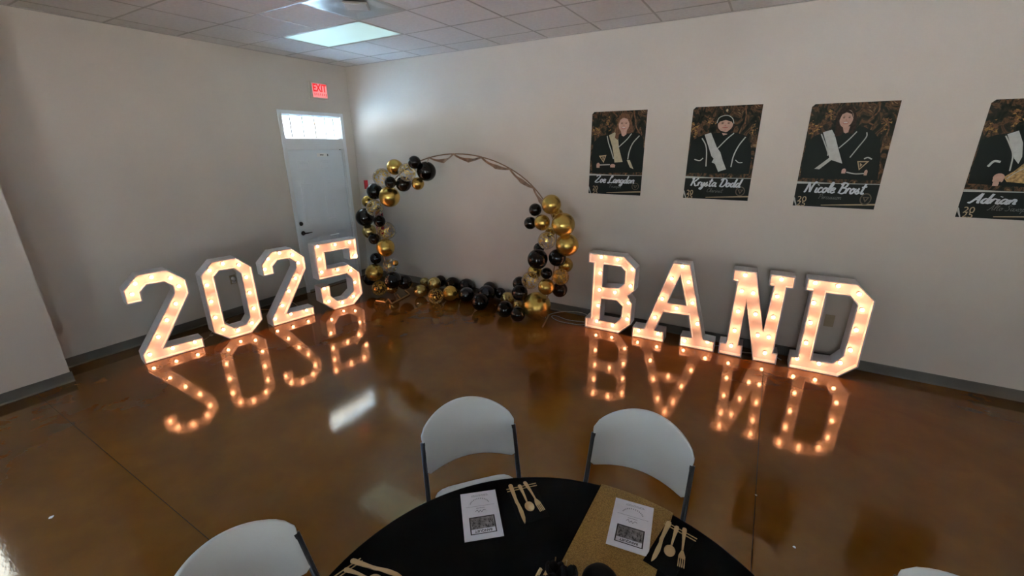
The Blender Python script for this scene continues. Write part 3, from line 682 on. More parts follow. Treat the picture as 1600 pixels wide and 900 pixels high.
BALLOONS = [
    (1.484,-0.658,1.801,0.099,'g', "gold balloon at the top of the left cluster, left of a clear one", "balloons of the left side of the arch"),
    (1.335,-0.750,1.674,0.116,'c', "clear confetti balloon at the upper left bend of the arch", "balloons of the left side of the arch"),
    (1.737,-0.703,1.744,0.112,'c', "clear confetti balloon between two black balloons near the top of the arch", "balloons of the left side of the arch"),
    (1.881,-0.711,1.867,0.078,'k', "small black balloon highest on the arch beside the bare ribbon", "balloons of the left side of the arch"),
    (1.947,-0.581,1.755,0.120,'k', "large black balloon where the left cluster meets the bare ribbon", "balloons of the left side of the arch"),
    (1.822,-0.617,1.603,0.079,'g', "small gold balloon tucked under the large black balloon near the ribbon", "balloons of the left side of the arch"),
    (1.600,-0.644,1.592,0.097,'k', "black balloon under the upper clear confetti balloons of the left cluster", "balloons of the left side of the arch"),
    (1.532,-0.802,1.621,0.073,'k', "small black balloon in front of the left confetti balloon, upper left cluster", "balloons of the left side of the arch"),
    (1.120,-0.702,1.483,0.106,'k', "black balloon at the upper left bend in front of the red sign", "balloons of the left side of the arch"),
    (1.426,-0.739,1.431,0.134,'g', "large gold balloon on the inner side of the upper left bend", "balloons of the left side of the arch"),
    (0.910,-0.655,1.331,0.080,'g', "half hidden gold balloon on the outer edge of the left side", "balloons of the left side of the arch"),
    (1.161,-0.769,1.274,0.112,'c', "clear balloon beside the red extinguisher on the left side of the arch", "balloons of the left side of the arch"),
    (0.927,-0.748,1.128,0.124,'k', "large black balloon sticking out furthest left on the arch", "balloons of the left side of the arch"),
    (1.219,-0.761,1.099,0.078,'k', "small black balloon right of the large black one, left side", "balloons of the left side of the arch"),
    (0.927,-0.702,0.926,0.099,'o', "pale gold balloon under the large black one on the left side", "balloons of the left side of the arch"),
    (1.179,-0.623,0.945,0.125,'c', "clear confetti balloon on the inner edge halfway up the left side", "balloons of the left side of the arch"),
    (1.092,-0.775,0.847,0.077,'k', "small black balloon above the single gold one on the left side", "balloons of the left side of the arch"),
    (1.275,-0.754,0.740,0.123,'g', "gold balloon alone on the inner edge of the lower left side", "balloons of the left side of the arch"),
    (1.014,-0.714,0.546,0.080,'k', "small black balloon between two gold balloons low on the left side", "balloons of the left side of the arch"),
    (1.029,-0.781,0.357,0.123,'g', "big gold balloon near the foot of the left side beside the 5", "balloons of the left side of the arch"),
    (1.187,-0.624,0.443,0.105,'c', "clear balloon half hidden above the black balloons at the left foot", "balloons of the left side of the arch"),
    (1.355,-0.673,0.513,0.040,'g', "tiny gold balloon poking out above the black balloon at the left foot", "balloons of the left side of the arch"),
    (0.789,-0.674,0.185,0.085,'k', "dark balloon behind the big gold one at the left foot", "balloons of the left side of the arch"),
    (1.088,-0.772,0.129,0.110,'f', "gold confetti balloon on the floor at the left foot beside the 5", "balloons of the left side of the arch"),
    (1.366,-0.767,0.288,0.120,'k', "large black balloon at the left foot in front of its dark neighbour", "balloons of the left side of the arch"),
    (1.398,-0.574,0.213,0.105,'k', "black balloon behind the large black one at the left foot", "balloons of the left side of the arch"),
    (1.245,-0.686,0.133,0.082,'o', "pale gold balloon under the large black one by the gold foot bars", "balloons of the left side of the arch"),
    (1.341,-0.104,0.074,0.074,'o', "pale gold balloon at the back left end of the floor row by the wall", "balloons along the floor under the arch"),
    (1.695,-0.287,0.160,0.096,'o', "pale gold balloon behind the confetti balloon in the floor row", "balloons along the floor under the arch"),
    (1.607,-0.496,0.091,0.091,'o', "pale gold balloon at the front left end of the floor row", "balloons along the floor under the arch"),
    (1.976,-0.593,0.108,0.108,'f', "clear gold-flaked confetti balloon in front of the floor row", "balloons along the floor under the arch"),
    (2.067,-0.390,0.105,0.105,'g', "deep gold balloon between confetti and black ones in the floor row", "balloons along the floor under the arch"),
    (1.639,-0.084,0.134,0.086,'k', "black balloon first from the left by the wall behind the floor row", "balloons along the floor under the arch"),
    (1.882,-0.106,0.132,0.103,'k', "black balloon by the wall behind the deep gold floor balloon", "balloons along the floor under the arch"),
    (2.143,-0.112,0.142,0.110,'k', "black balloon by the wall in the middle of the floor row", "balloons along the floor under the arch"),
    (2.304,-0.335,0.106,0.106,'k', "black balloon in front of another black one mid floor row", "balloons along the floor under the arch"),
    (2.526,-0.092,0.160,0.098,'k', "black balloon barely showing at the wall behind the large floor one", "balloons along the floor under the arch"),
    (2.617,-0.304,0.164,0.116,'k', "large black balloon resting behind the frontmost black floor balloon", "balloons along the floor under the arch"),
    (2.648,-0.502,0.114,0.113,'k', "frontmost black balloon in the middle of the floor row", "balloons along the floor under the arch"),
    (2.694,-0.076,0.118,0.077,'k', "small black balloon by the wall at the right end of floor row", "balloons along the floor under the arch"),
    (2.870,-0.173,0.095,0.095,'o', "pale gold balloon between the black ones left of the right foot", "balloons along the floor under the arch"),
    (3.049,-0.540,0.105,0.105,'k', "black balloon on the floor left of the tiny gold one, right foot", "balloons along the floor under the arch"),
    (3.071,-0.246,0.064,0.064,'o', "tiny pale gold balloon beside the biggest gold balloon on the floor", "balloons along the floor under the arch"),
    (3.271,-0.597,0.099,0.091,'k', "black balloon on the floor touching the biggest gold balloon's left", "balloons along the floor under the arch"),
    (3.432,-0.409,0.176,0.176,'g', "biggest gold balloon of all, on the floor at the right foot", "balloons along the floor under the arch"),
    (3.636,-0.487,1.434,0.108,'g', "gold balloon topmost on the right side where the ribbon ends", "balloons of the right side of the arch"),
    (3.630,-0.302,1.301,0.066,'g', "half hidden gold balloon behind the topmost gold ones, right side", "balloons of the right side of the arch"),
    (3.778,-0.468,1.220,0.131,'g', "wide gold balloon second from top on the outer right side", "balloons of the right side of the arch"),
    (3.407,-0.427,1.354,0.073,'k', "small black balloon upper of two on the inner right side", "balloons of the right side of the arch"),
    (3.348,-0.434,1.198,0.074,'k', "small black balloon lower of two on the inner right side", "balloons of the right side of the arch"),
    (3.532,-0.497,1.228,0.090,'g', "gold balloon between the two small black ones and the wide gold one", "balloons of the right side of the arch"),
    (3.591,-0.490,1.027,0.102,'c', "clear confetti balloon above the pair of black balloons, right side", "balloons of the right side of the arch"),
    (3.813,-0.423,0.987,0.128,'g', "large gold balloon furthest right on the outer edge", "balloons of the right side of the arch"),
    (3.483,-0.501,0.797,0.119,'k', "large black balloon left of the pair halfway down the right side", "balloons of the right side of the arch"),
    (3.687,-0.398,0.817,0.102,'k', "black balloon right of the pair halfway down the right side", "balloons of the right side of the arch"),
    (3.736,-0.268,0.706,0.090,'g', "gold balloon peeking out right behind the black pair", "balloons of the right side of the arch"),
    (3.368,-0.347,0.591,0.086,'g', "gold balloon peeking out left under the black pair", "balloons of the right side of the arch"),
    (3.558,-0.409,0.613,0.070,'k', "small black balloon in the middle under the black pair", "balloons of the right side of the arch"),
    (3.801,-0.547,0.641,0.096,'f', "gold confetti balloon on the outer lower right side near the B", "balloons of the right side of the arch"),
    (3.396,-0.513,0.529,0.107,'c', "clear confetti balloon left of the gold one above the biggest balloon", "balloons of the right side of the arch"),
    (3.154,-0.342,0.404,0.090,'k', "black balloon behind the clear confetti balloon, lower right side", "balloons of the right side of the arch"),
    (3.234,-0.483,0.335,0.099,'k', "black balloon upper left of the biggest gold balloon", "balloons of the right side of the arch"),
    (3.632,-0.564,0.501,0.096,'g', "gold balloon sitting right on top of the biggest gold balloon", "balloons of the right side of the arch"),
    (3.726,-0.389,0.431,0.091,'k', "black balloon behind at the right shoulder of the biggest gold balloon", "balloons of the right side of the arch"),
    (3.418,-0.342,0.887,0.065,'k', "black balloon half hidden beside the clear one, right side", "balloons of the right side of the arch"),
    (3.552,-0.324,1.089,0.060,'g', "gold balloon half hidden above the clear one, right side", "balloons of the right side of the arch"),
]
M_of = {'g': M_gold, 'o': M_olive, 'k': M_black, 'c': M_clear, 'f': M_amber}
bal_me = {}
def balloon_mesh(kind):
    if kind not in bal_me:
        prof = []
        n = 18
        for k in range(n + 1):
            th = pi * k / n
            r = sin(th); z = -cos(th)
            if z < 0: z *= 1.0 + 0.10 * (1 - r); 
            prof.append((max(r, 0.0), z))
        prof = [(0.05, -1.20), (0.085, -1.175), (0.05, -1.14), (0.055, -1.105)] + [p for p in prof[1:]]
        mm = MB().lathe(prof, 28); me = mm.mesh('balloon'); bm = bmesh.new(); bm.from_mesh(me)
        bmesh.ops.remove_doubles(bm, verts=bm.verts, dist=1e-5); bmesh.ops.recalc_face_normals(bm, faces=bm.faces); bm.to_mesh(me); bm.free()
        for p in me.polygons: p.use_smooth = True
        me.materials.append(M_of[kind]); bal_me[kind] = me
    return bal_me[kind]
flk = None
def flake_mesh():
    global flk
    if flk is None:
        rnd = random.Random(3); mm = MB()
        for k in range(170):
            while True:
                d = Vector((rnd.gauss(0, 1), rnd.gauss(0, 1), rnd.gauss(0, 1))).normalized()
                if rnd.random() < 0.5 + 0.5 * (-d.z): break
            s = d.orthogonal().normalized(); q = d.cross(s); an = rnd.random() * 6.28
            s, q = s * cos(an) + q * sin(an), q * cos(an) - s * sin(an)
            e = rnd.uniform(0.05, 0.11); c = d * rnd.uniform(0.90, 0.965)
            mm.poly([c - s * e - q * e * .6, c + s * e - q * e * .6, c + s * e + q * e * .6, c - s * e + q * e * .6])
        flk = mm.mesh('confetti'); flk.materials.append(M_flake)
    return flk
for i, (x, y, z, r, kind, label, grp) in enumerate(BALLOONS):
    o = bpy.data.objects.new({'g': 'gold_balloon', 'o': 'gold_balloon', 'k': 'black_balloon', 'c': 'clear_balloon', 'f': 'confetti_balloon'}[kind], balloon_mesh(kind))
    COL.objects.link(o); o.location = (x, y, z); o.scale = (r, r, r)
    rnd = random.Random(i)
    # nozzle points to the ring, away from the room
    if z < 1.25 * r + 0.02: d = Vector((rnd.uniform(-.5, .5), 1, rnd.uniform(0.0, .3)))
    else: d = Vector((rnd.uniform(-.6, .6), 1, rnd.uniform(-.4, .4)))
    o.rotation_euler = (-d).to_track_quat('Z', 'Y').to_euler()
    tag(o, label, 'balloon', grp)
    if kind in 'cf':
        c = bpy.data.objects.new('confetti', flake_mesh()); COL.objects.link(c); c.parent = o; c['kind'] = 'stuff'
        c.rotation_euler = (rnd.uniform(0, 6), rnd.uniform(0, 6), rnd.uniform(0, 6)); c['label'] = 'gold foil confetti flakes'

# sign and extinguisher behind the arch
t = thing('wall_sign', 'small red and white sign on the wall behind the arch balloons', 'sign', (0.31, 0, 1.49))
bx('sign_panel', (-0.09, -0.008, -0.065), (0.12, 0, 0.065), M_signw, t)
bx('sign_edge', (-0.122, -0.06, -0.065), (-0.09, 0, 0.065), M_red, t)
t = thing('fire_extinguisher', 'red fire extinguisher hanging on the wall behind the arch balloons', 'extinguisher', (0.47, -0.075, 0.72))
MB().lathe([(0, 0), (0.055, 0), (0.06, 0.01), (0.06, 0.33), (0.05, 0.365), (0.02, 0.385), (0.018, 0.41), (0, 0.41)], 20).build('cylinder', M_red, t, smooth=True)
m = MB().box((-0.012, -0.05, 0.41), (0.012, 0.03, 0.425)).box((-0.010, -0.06, 0.435), (0.010, 0.03, 0.447)).tube([(0.0, 0, 0.40), (0.05, -.01, 0.40), (0.068, -.01, 0.34), (0.068, -.01, 0.18)], 0.009, 6)
m.build('valve_and_hose', M_dark, t)
bx('wall_hook', (-0.02, 0.05, 0.36), (0.02, 0.075, 0.42), M_alu, t)

# ---------------------------------------------------------------- handwriting for the posters
GL = {
'Z': [[(.05,.86),(.28,1.0),(.62,.96),(.36,.5),(.04,.06),(.32,.0),(.68,.10)]],
'L': [[(.42,.72),(.56,.92),(.44,1.0),(.30,.6),(.20,.1),(.05,.02),(.10,-.06),(.36,.06),(.58,.0),(.74,.12)]],
'K': [[(.22,1.0),(.15,.5),(.08,.0)],[(.0,.84),(.22,1.0)],[(.70,.98),(.42,.62),(.17,.46)],[(.25,.5),(.42,.28),(.58,.0),(.76,.08)]],
'D': [[(.28,.95),(.20,.5),(.12,.03)],[(.0,.80),(.30,1.0),(.64,.82),(.68,.36),(.40,.02),(.10,.03)]],
'N': [[(.0,.02),(.12,.12),(.22,.95)],[(.22,.95),(.40,.5),(.55,.02)],[(.55,.02),(.62,.6),(.78,1.0),(.92,.93)]],
'B': [[(.22,.95),(.16,.5),(.10,.0)],[(.0,.82),(.25,1.0),(.56,.9),(.50,.62),(.22,.52)],[(.22,.52),(.60,.45),(.60,.12),(.36,-.02),(.10,.05)]],
'A': [[(-.08,.08),(.05,.0),(.26,.4),(.52,1.0)],[(.52,1.0),(.52,.5),(.54,.06),(.66,.03)],[(.15,.36),(.58,.36)]],
'T': [[(.0,.82),(.2,1.0),(.72,.95)],[(.42,.97),(.32,.4),(.2,.02)]],
'C': [[(.6,.82),(.45,1.0),(.2,.8),(.1,.35),(.25,.02),(.58,.12)]],
'P': [[(.2,.95),(.15,.5),(.1,.0)],[(.0,.82),(.3,1.0),(.6,.85),(.5,.55),(.2,.5)]],
'S': [[(.6,.85),(.4,1.0),(.2,.8),(.4,.5),(.45,.2),(.2,.0),(.0,.12)]],
'a': [[(.40,.42),(.22,.5),(.05,.25),(.15,.02),(.34,.2),(.42,.48)],[(.42,.48),(.38,.12),(.46,.0),(.56,.1)]],
'c': [[(.38,.40),(.22,.5),(.06,.25),(.18,.01),(.44,.12)]],
'd': [[(.38,.40),(.20,.5),(.05,.22),(.17,.0),(.34,.2),(.50,1.0)],[(.50,1.0),(.41,.2),(.46,.0),(.58,.1)]],
'e': [[(.06,.22),(.28,.28),(.33,.45),(.17,.48),(.05,.2),(.18,.0),(.44,.12)]],
'g': [[(.40,.42),(.20,.5),(.05,.25),(.17,.03),(.36,.22),(.42,.48)],[(.42,.48),(.36,-.1),(.20,-.4),(.02,-.3),(.25,-.08),(.54,.1)]],
'h': [[(.05,.1),(.28,.75),(.22,1.0),(.12,.7),(.08,.0)],[(.08,.2),(.26,.48),(.38,.4),(.35,.06),(.50,.06)]],
'i': [[(.12,.48),(.09,.1),(.18,.0),(.28,.08)],[(.16,.70),(.18,.76)]],
'l': [[(.02,.1),(.28,.7),(.24,1.0),(.13,.8),(.10,.12),(.26,.05)]],
'm': [[(.05,.48),(.05,.0)],[(.06,.2),(.22,.5),(.32,.4),(.30,.02)],[(.31,.2),(.48,.5),(.58,.4),(.56,.06),(.70,.06)]],
'n': [[(.05,.48),(.05,.0)],[(.06,.2),(.25,.5),(.37,.4),(.35,.06),(.50,.08)]],
'o': [[(.24,.5),(.06,.28),(.16,.0),(.36,.16),(.35,.42),(.22,.50),(.30,.38),(.50,.44)]],
'p': [[(.12,.5),(.06,.0),(.0,-.4)],[(.08,.3),(.28,.5),(.40,.3),(.25,.02),(.08,.1)]],
'r': [[(.06,.48),(.06,.0)],[(.07,.2),(.20,.5),(.38,.42)]],
's': [[(.0,.08),(.24,.5),(.18,.36),(.30,.16),(.20,.0),(.04,.06)],[(.22,.02),(.42,.14)]],
't': [[(.24,.95),(.15,.2),(.22,.0),(.38,.1)],[(.0,.62),(.42,.68)]],
'u': [[(.06,.48),(.06,.15),(.18,.0),(.34,.2),(.38,.48)],[(.38,.48),(.36,.1),(.50,.06)]],
'x': [[(.05,.45),(.2,.25),(.40,.02)],[(.38,.48),(.05,.02)]],
'y': [[(.06,.48),(.08,.15),(.20,.04),(.36,.48)],[(.38,.48),(.30,-.1),(.14,-.4),(.0,-.3),(.2,-.08),(.46,.12)]],
}
def script_ribbon(mb, text, x, z, h, y, mi, pen=0.10, slant=0.22, width=None):
    def adv(ch): return 0.30 if ch == ' ' else max(p[0] for s in GL[ch] for p in s) - (0.02 if ch.islower() else -0.04)
    tot = sum(adv(c) for c in text); sx = h if width is None else width / tot
    cx = 0.0
    for ch in text:
        if ch != ' ':
            for st in GL[ch]:
                pts = catmull([(p[0], p[1], 0) for p in st], 6)
                L, Rr = [], []
                for k, p in enumerate(pts):
                    tg = (pts[min(k + 1, len(pts) - 1)] - pts[max(k - 1, 0)])
                    tg = tg.normalized() if tg.length > 1e-6 else Vector((1, 0, 0))
                    nn = Vector((-tg.y, tg.x, 0)); wd = pen * (0.45 + 0.75 * abs(tg.y * 0.9 + 0.25 * tg.x)) * 0.5
                    for lst, s in ((L, 1), (Rr, -1)):
                        q = p + nn * wd * s; lst.append((x + (cx + q.x + slant * q.y) * sx, y, z + q.y * h))
                for k in range(len(pts) - 1):
                    y -= 0.000006
                    mb.poly([(q[0], y, q[2]) for q in (L[k], L[k + 1], Rr[k + 1], Rr[k])], mi)
            cx += adv(ch)
        else: cx += adv(ch)
    return cx * sx

# ---------------------------------------------------------------- posters
PW, PH = 0.596, 0.872
def ell(cx, cz, rx, rz, n=22, a0=0, a1=2 * pi): return [(cx + rx * cos(a0 + (a1 - a0) * k / n), cz + rz * sin(a0 + (a1 - a0) * k / n)) for k in range(n)]
def line(pts, w):
    pts = catmull([(p[0], p[1], 0) for p in pts], 6); L, R = [], []
    for k, p in enumerate(pts):
        t = (pts[min(k + 1, len(pts) - 1)] - pts[max(k - 1, 0)]).normalized(); n = Vector((-t.y, t.x, 0)) * w / 2
        L.append((p + n)[:2]); R.append((p - n)[:2])
    return [[L[k], L[k + 1], R[k + 1], R[k]] for k in range(len(L) - 1)]
def poster(label, x, ztop, spec):
    o = thing('poster', label, 'poster', (x + PW / 2, 0, ztop - PH / 2), group='senior posters on the right wall')
    m = MB(); nt0 = 0.04   # top left corner folded by tape
    out = [(-PW / 2, PH / 2 - 0.022), (-PW / 2 + 0.022, PH / 2), (PW / 2, PH / 2), (PW / 2, -PH / 2), (-PW / 2, -PH / 2)]
    m.poly([(a, -0.0025, b) for a, b in out]); m.poly([(a, -0.0005, b) for a, b in out])
    for k in range(5): m.poly([(out[k][0], -0.0025, out[k][1]), (out[(k + 1) % 5][0], -0.0025, out[(k + 1) % 5][1]), (out[(k + 1) % 5][0], -0.0005, out[(k + 1) % 5][1]), (out[k][0], -0.0005, out[k][1])])
    m.build('poster_sheet', M_forest, o)
    X = lambda u: -PW / 2 + u * PW
    Z = lambda v: -PH / 2 + v * PH
    layers = [0]
    def art(mb, pts, mi, step=True):      # u, v in sheet fractions
        if step: layers[0] += 1
        mb.poly([(X(u), -0.0028 - layers[0] * 0.00004, Z(v)) for u, v in pts], mi)
    def loc(mb, pts, mi, step=True):      # metres from the sheet centre
        if step: layers[0] += 1
        mb.poly([(a, -0.0028 - layers[0] * 0.00004, b) for a, b in pts], mi)
    mats = [P_cloth, spec['sashmat'], P_pipe, P_skin, spec['hair'], P_eye, P_lip, P_tooth, P_leaf, P_gold, P_brass, P_root]
    pr = MB()
    rnd = random.Random(spec['seed'])
    hw = PW / 2 - .004
    inx = lambda a: max(-hw, min(hw, a))
    for cx, cz, rx, rz in spec['leaves']:
        for mi in (8, 11):
            layers[0] += 1
            for k in range(16):
                r = rx * rnd.uniform(.18, .42); a0 = rnd.random() * 6.3
                qx, qz = cx + rnd.gauss(0, .5) * rx, cz + rnd.gauss(0, .5) * rz
                loc(pr, [(inx(qx + r * cos(a0 + t) * f), min(PH / 2 - .004, qz + r * .7 * sin(a0 + t) * f)) for t, f in ((0, 1.2), (1, .5), (2, 1), (3.1, .5), (4.2, 1.1), (5.3, .5))], mi, False)
    for rt_ in spec['roots']:
        layers[0] += 1
        for q in line(rt_, .011): loc(pr, [(inx(a), b) for a, b in q], 11, False)
    loc(pr, spec['body'], 0)
    for mk in spec['marks']:
        kind = mk[0]; mi = {'line': 2, 'sash': 1, 'gold': 9, 'goldE': 9, 'black': 0, 'brass': 10, 'skinE': 3}[kind]
        if kind == 'line':
            layers[0] += 1
            for q in line(mk[1], mk[2]): loc(pr, [(inx(a), b) for a, b in q], mi, False)
        elif kind == 'skinE':     # a closed hand: palm and four knuckles
            loc(pr, ell(mk[1], mk[2], mk[3] * .80, mk[4] * .72, 14), mi)
            for q in range(4): loc(pr, ell(mk[1] - mk[3] * (.55 - .36 * q), mk[2] - mk[4] * .45, mk[3] * .20, mk[4] * .34, 8), mi)
        elif kind[-1] == 'E': loc(pr, ell(mk[1], mk[2], mk[3], mk[4], 16), mi)
        else: loc(pr, [(inx(a), b) for a, b in mk[1]], mi)
    if 'face' in spec:
        fx_, fz_, rx, rz = spec['face']
        loc(pr, spec['hairback'], 4)
        loc(pr, spec['neck'], 3)
        loc(pr, ell(fx_, fz_, rx, rz), 3)
        loc(pr, spec['bangs'], 0 if 'capline' in spec else 4)
        if 'strap' in spec: loc(pr, spec['strap'], 0)
        if 'capline' in spec:
            layers[0] += 1
            for q in line(spec['capline'], .007): loc(pr, q, 2, False)
        for s in (-1, 1):
            loc(pr, ell(fx_ + s * rx * .40, fz_ + rz * .12, rx * .17, rz * .055, 8), 5)
            loc(pr, [(fx_ + s * rx * .16, fz_ + rz * .25), (fx_ + s * rx * .64, fz_ + rz * .23), (fx_ + s * rx * .4, fz_ + rz * .31)], 4)
        loc(pr, [(fx_ - rx * .12, fz_ - rz * .18), (fx_ + rx * .12, fz_ - rz * .18), (fx_ + rx * .04, fz_ - rz * .10), (fx_ - rx * .04, fz_ - rz * .10)], 6)
        loc(pr, ell(fx_, fz_ - rz * .45, rx * .42, rz * (.14 if spec['smile'] else .05), 12), 6)
        if spec['smile']: loc(pr, ell(fx_, fz_ - rz * .43, rx * .35, rz * .085, 12), 7)
    pr.build('portrait_print', mats, o, fix=False)
    # dark name panel with lines, name and emblem
    layers[0] += 2
    nb = MB()
    art(nb, [(0, 0), (1, 0), (1, .245), (0, .245)], 0)
    for q in ([(0, .228), (0, .252), (.45, .244), (.45, .236)], [(.45, .244), (1, .246), (1, .241), (.45, .236)]): art(nb, q, 1)
    art(nb, [(.36, .016), (.36, .021), (1, .056), (1, .040)], 2)
    art(nb, [(0, .09), (.012, .08), (.052, .0), (.04, 0), (0, .055)], 1)
    art(nb, [(0, .045), (.03, .0), (0, .0)], 0)
    # round emblem
    if 'emb' in spec:
        ex, ez, rx, rz = spec['emb']; layers[0] += 1
        for k in range(20):
            a, b = 2 * pi * k / 20, 2 * pi * (k + 1) / 20
            loc(nb, [(ex + rx * f * cos(t), ez + rz * f * sin(t)) for t, f in ((a, 1), (b, 1), (b, .80), (a, .80))], 3, False)
        loc(nb, [(ex - rx * .6, ez + rz * .35), (ex + rx * .6, ez + rz * .35), (ex, ez - rz * .6)], 3)
        loc(nb, [(ex - rx * .28, ez + rz * .22), (ex + rx * .28, ez + rz * .22), (ex, ez - rz * .2)], 0)
        for k in range(5): loc(nb, ell(ex + rx * .9 * cos(pi * (.25 + .125 * k)), ez + rz * (.9 * sin(pi * (.25 + .125 * k))), rx * .1, rz * .12, 6), 3)
    nb.build('name_panel', [P_band, P_pipe, P_gold, P_seal], o, fix=False)
    tx = MB()
    yt = -0.0034 - (layers[0] + 3) * 0.00004
    x0, x1, zb, hc = spec['namebox']; script_ribbon(tx, spec['name'], x0, zb, hc, yt, 0, pen=.165, width=(x1 - x0) * .96)
    x0, x1, zb, hc = spec['subbox']; script_ribbon(tx, spec['sub'], x0, zb, hc, yt, 1, pen=.07, width=x1 - x0)
    tx.build('name_lettering', [P_text, P_thin], o, fix=False)
    yx, z1, z2, hc = spec['yr']
    for st, zz in (('20', z1), ('25', z2)):
        text_mesh(st, hc * 1.42, P_gold, o, (yx, yt - 0.0004, zz), (pi / 2, 0, 0), 'year_lettering', extr=0.0, xscale=1.05)
    return o
sp1 = dict(sashmat=P_sash, hair=P_hair1, seed=1, **{'name': 'Zoe Langdon', 'sub': 'Trumpet', 'smile': True, 'body': [(-0.2635, -0.2135), (-0.2824, -0.0029), (-0.2612, 0.1259), (-0.1949, 0.1884), (-0.0995, 0.1992), (-0.0069, 0.2222), (0.1505, 0.219), (0.241, 0.2052), (0.2843, 0.1445), (0.297, -0.0012), (0.297, -0.1873)], 'neck': [(0.0316, 0.2397), (0.0993, 0.2442), (0.0951, 0.1982), (0.0652, 0.1779), (0.0458, 0.1905)], 'hairback': [(-0.0039, 0.3618), (0.0254, 0.4087), (0.0703, 0.4152), (0.1175, 0.3873), (0.149, 0.315), (0.1698, 0.2186), (0.1256, 0.2074), (0.0206, 0.2094), (0.0056, 0.1418), (-0.027, 0.167), (-0.0171, 0.2713)], 'bangs': [(0.0056, 0.3048), (0.0108, 0.3769), (0.0586, 0.399), (0.1094, 0.3757), (0.1257, 0.3013), (0.0972, 0.3524), (0.0547, 0.3658), (0.0208, 0.3478)], 'face': (0.0624, 0.2995, 0.0585, 0.0746), 'marks': [('sash', [(-0.0963, 0.193), (-0.0336, 0.2227), (0.0016, 0.1974), (0.025, 0.0608), (0.076, -0.0838), (-0.014, -0.0913), (-0.0312, -0.0022), (-0.0501, 0.0736)]), ('line', [(-0.115, 0.187), (-0.0936, 0.1116), (-0.0611, 0.0358), (-0.0276, -0.053)], 0.0109), ('line', [(0.1515, 0.2069), (0.1044, 0.1468), (0.0178, 0.067)], 0.0095), ('line', [(0.2366, 0.1836), (0.1725, 0.1093), (0.1405, 0.0232), (0.1312, -0.058)], 0.0109), ('sash', [(0.1211, -0.0644), (0.1541, -0.0641), (0.2012, -0.1579), (0.1602, -0.1397)]), ('line', [(-0.1831, -0.1194), (-0.0646, -0.1138)], 0.0122), ('skinE', -0.2, -0.1223, 0.0255, 0.0366), ('skinE', -0.0322, -0.1249, 0.0356, 0.0257), ('gold', [(-0.1961, -0.022), (-0.1102, -0.0114), (-0.1381, -0.0967)]), ('black', [(-0.1772, -0.0323), (-0.1244, -0.0268), (-0.1421, -0.0773)]), ('gold', [(-0.1586, -0.0386), (-0.1364, -0.0359), (-0.1429, -0.0643)])], 'leaves': [(-0.2328, 0.2393, 0.0555, 0.0451), (-0.1133, 0.3045, 0.0338, 0.0552)], 'roots': [[(0.1583, 0.4327), (0.1779, 0.3496), (0.1977, 0.2659), (0.2558, 0.1809)], [(0.2358, 0.2649), (0.261, 0.1928)], [(-0.1949, 0.1884), (-0.1809, 0.0743), (-0.1832, -0.0026)], [(-0.0754, 0.435), (-0.0118, 0.3802)]], 'namebox': (-0.2276, 0.2381, -0.31, 0.0765), 'subbox': (-0.0638, 0.079, -0.3644, 0.0346), 'emb': (0.2363, -0.3396, 0.0393, 0.0385), 'yr': (-0.2182, -0.3734, -0.4183, 0.0431)})
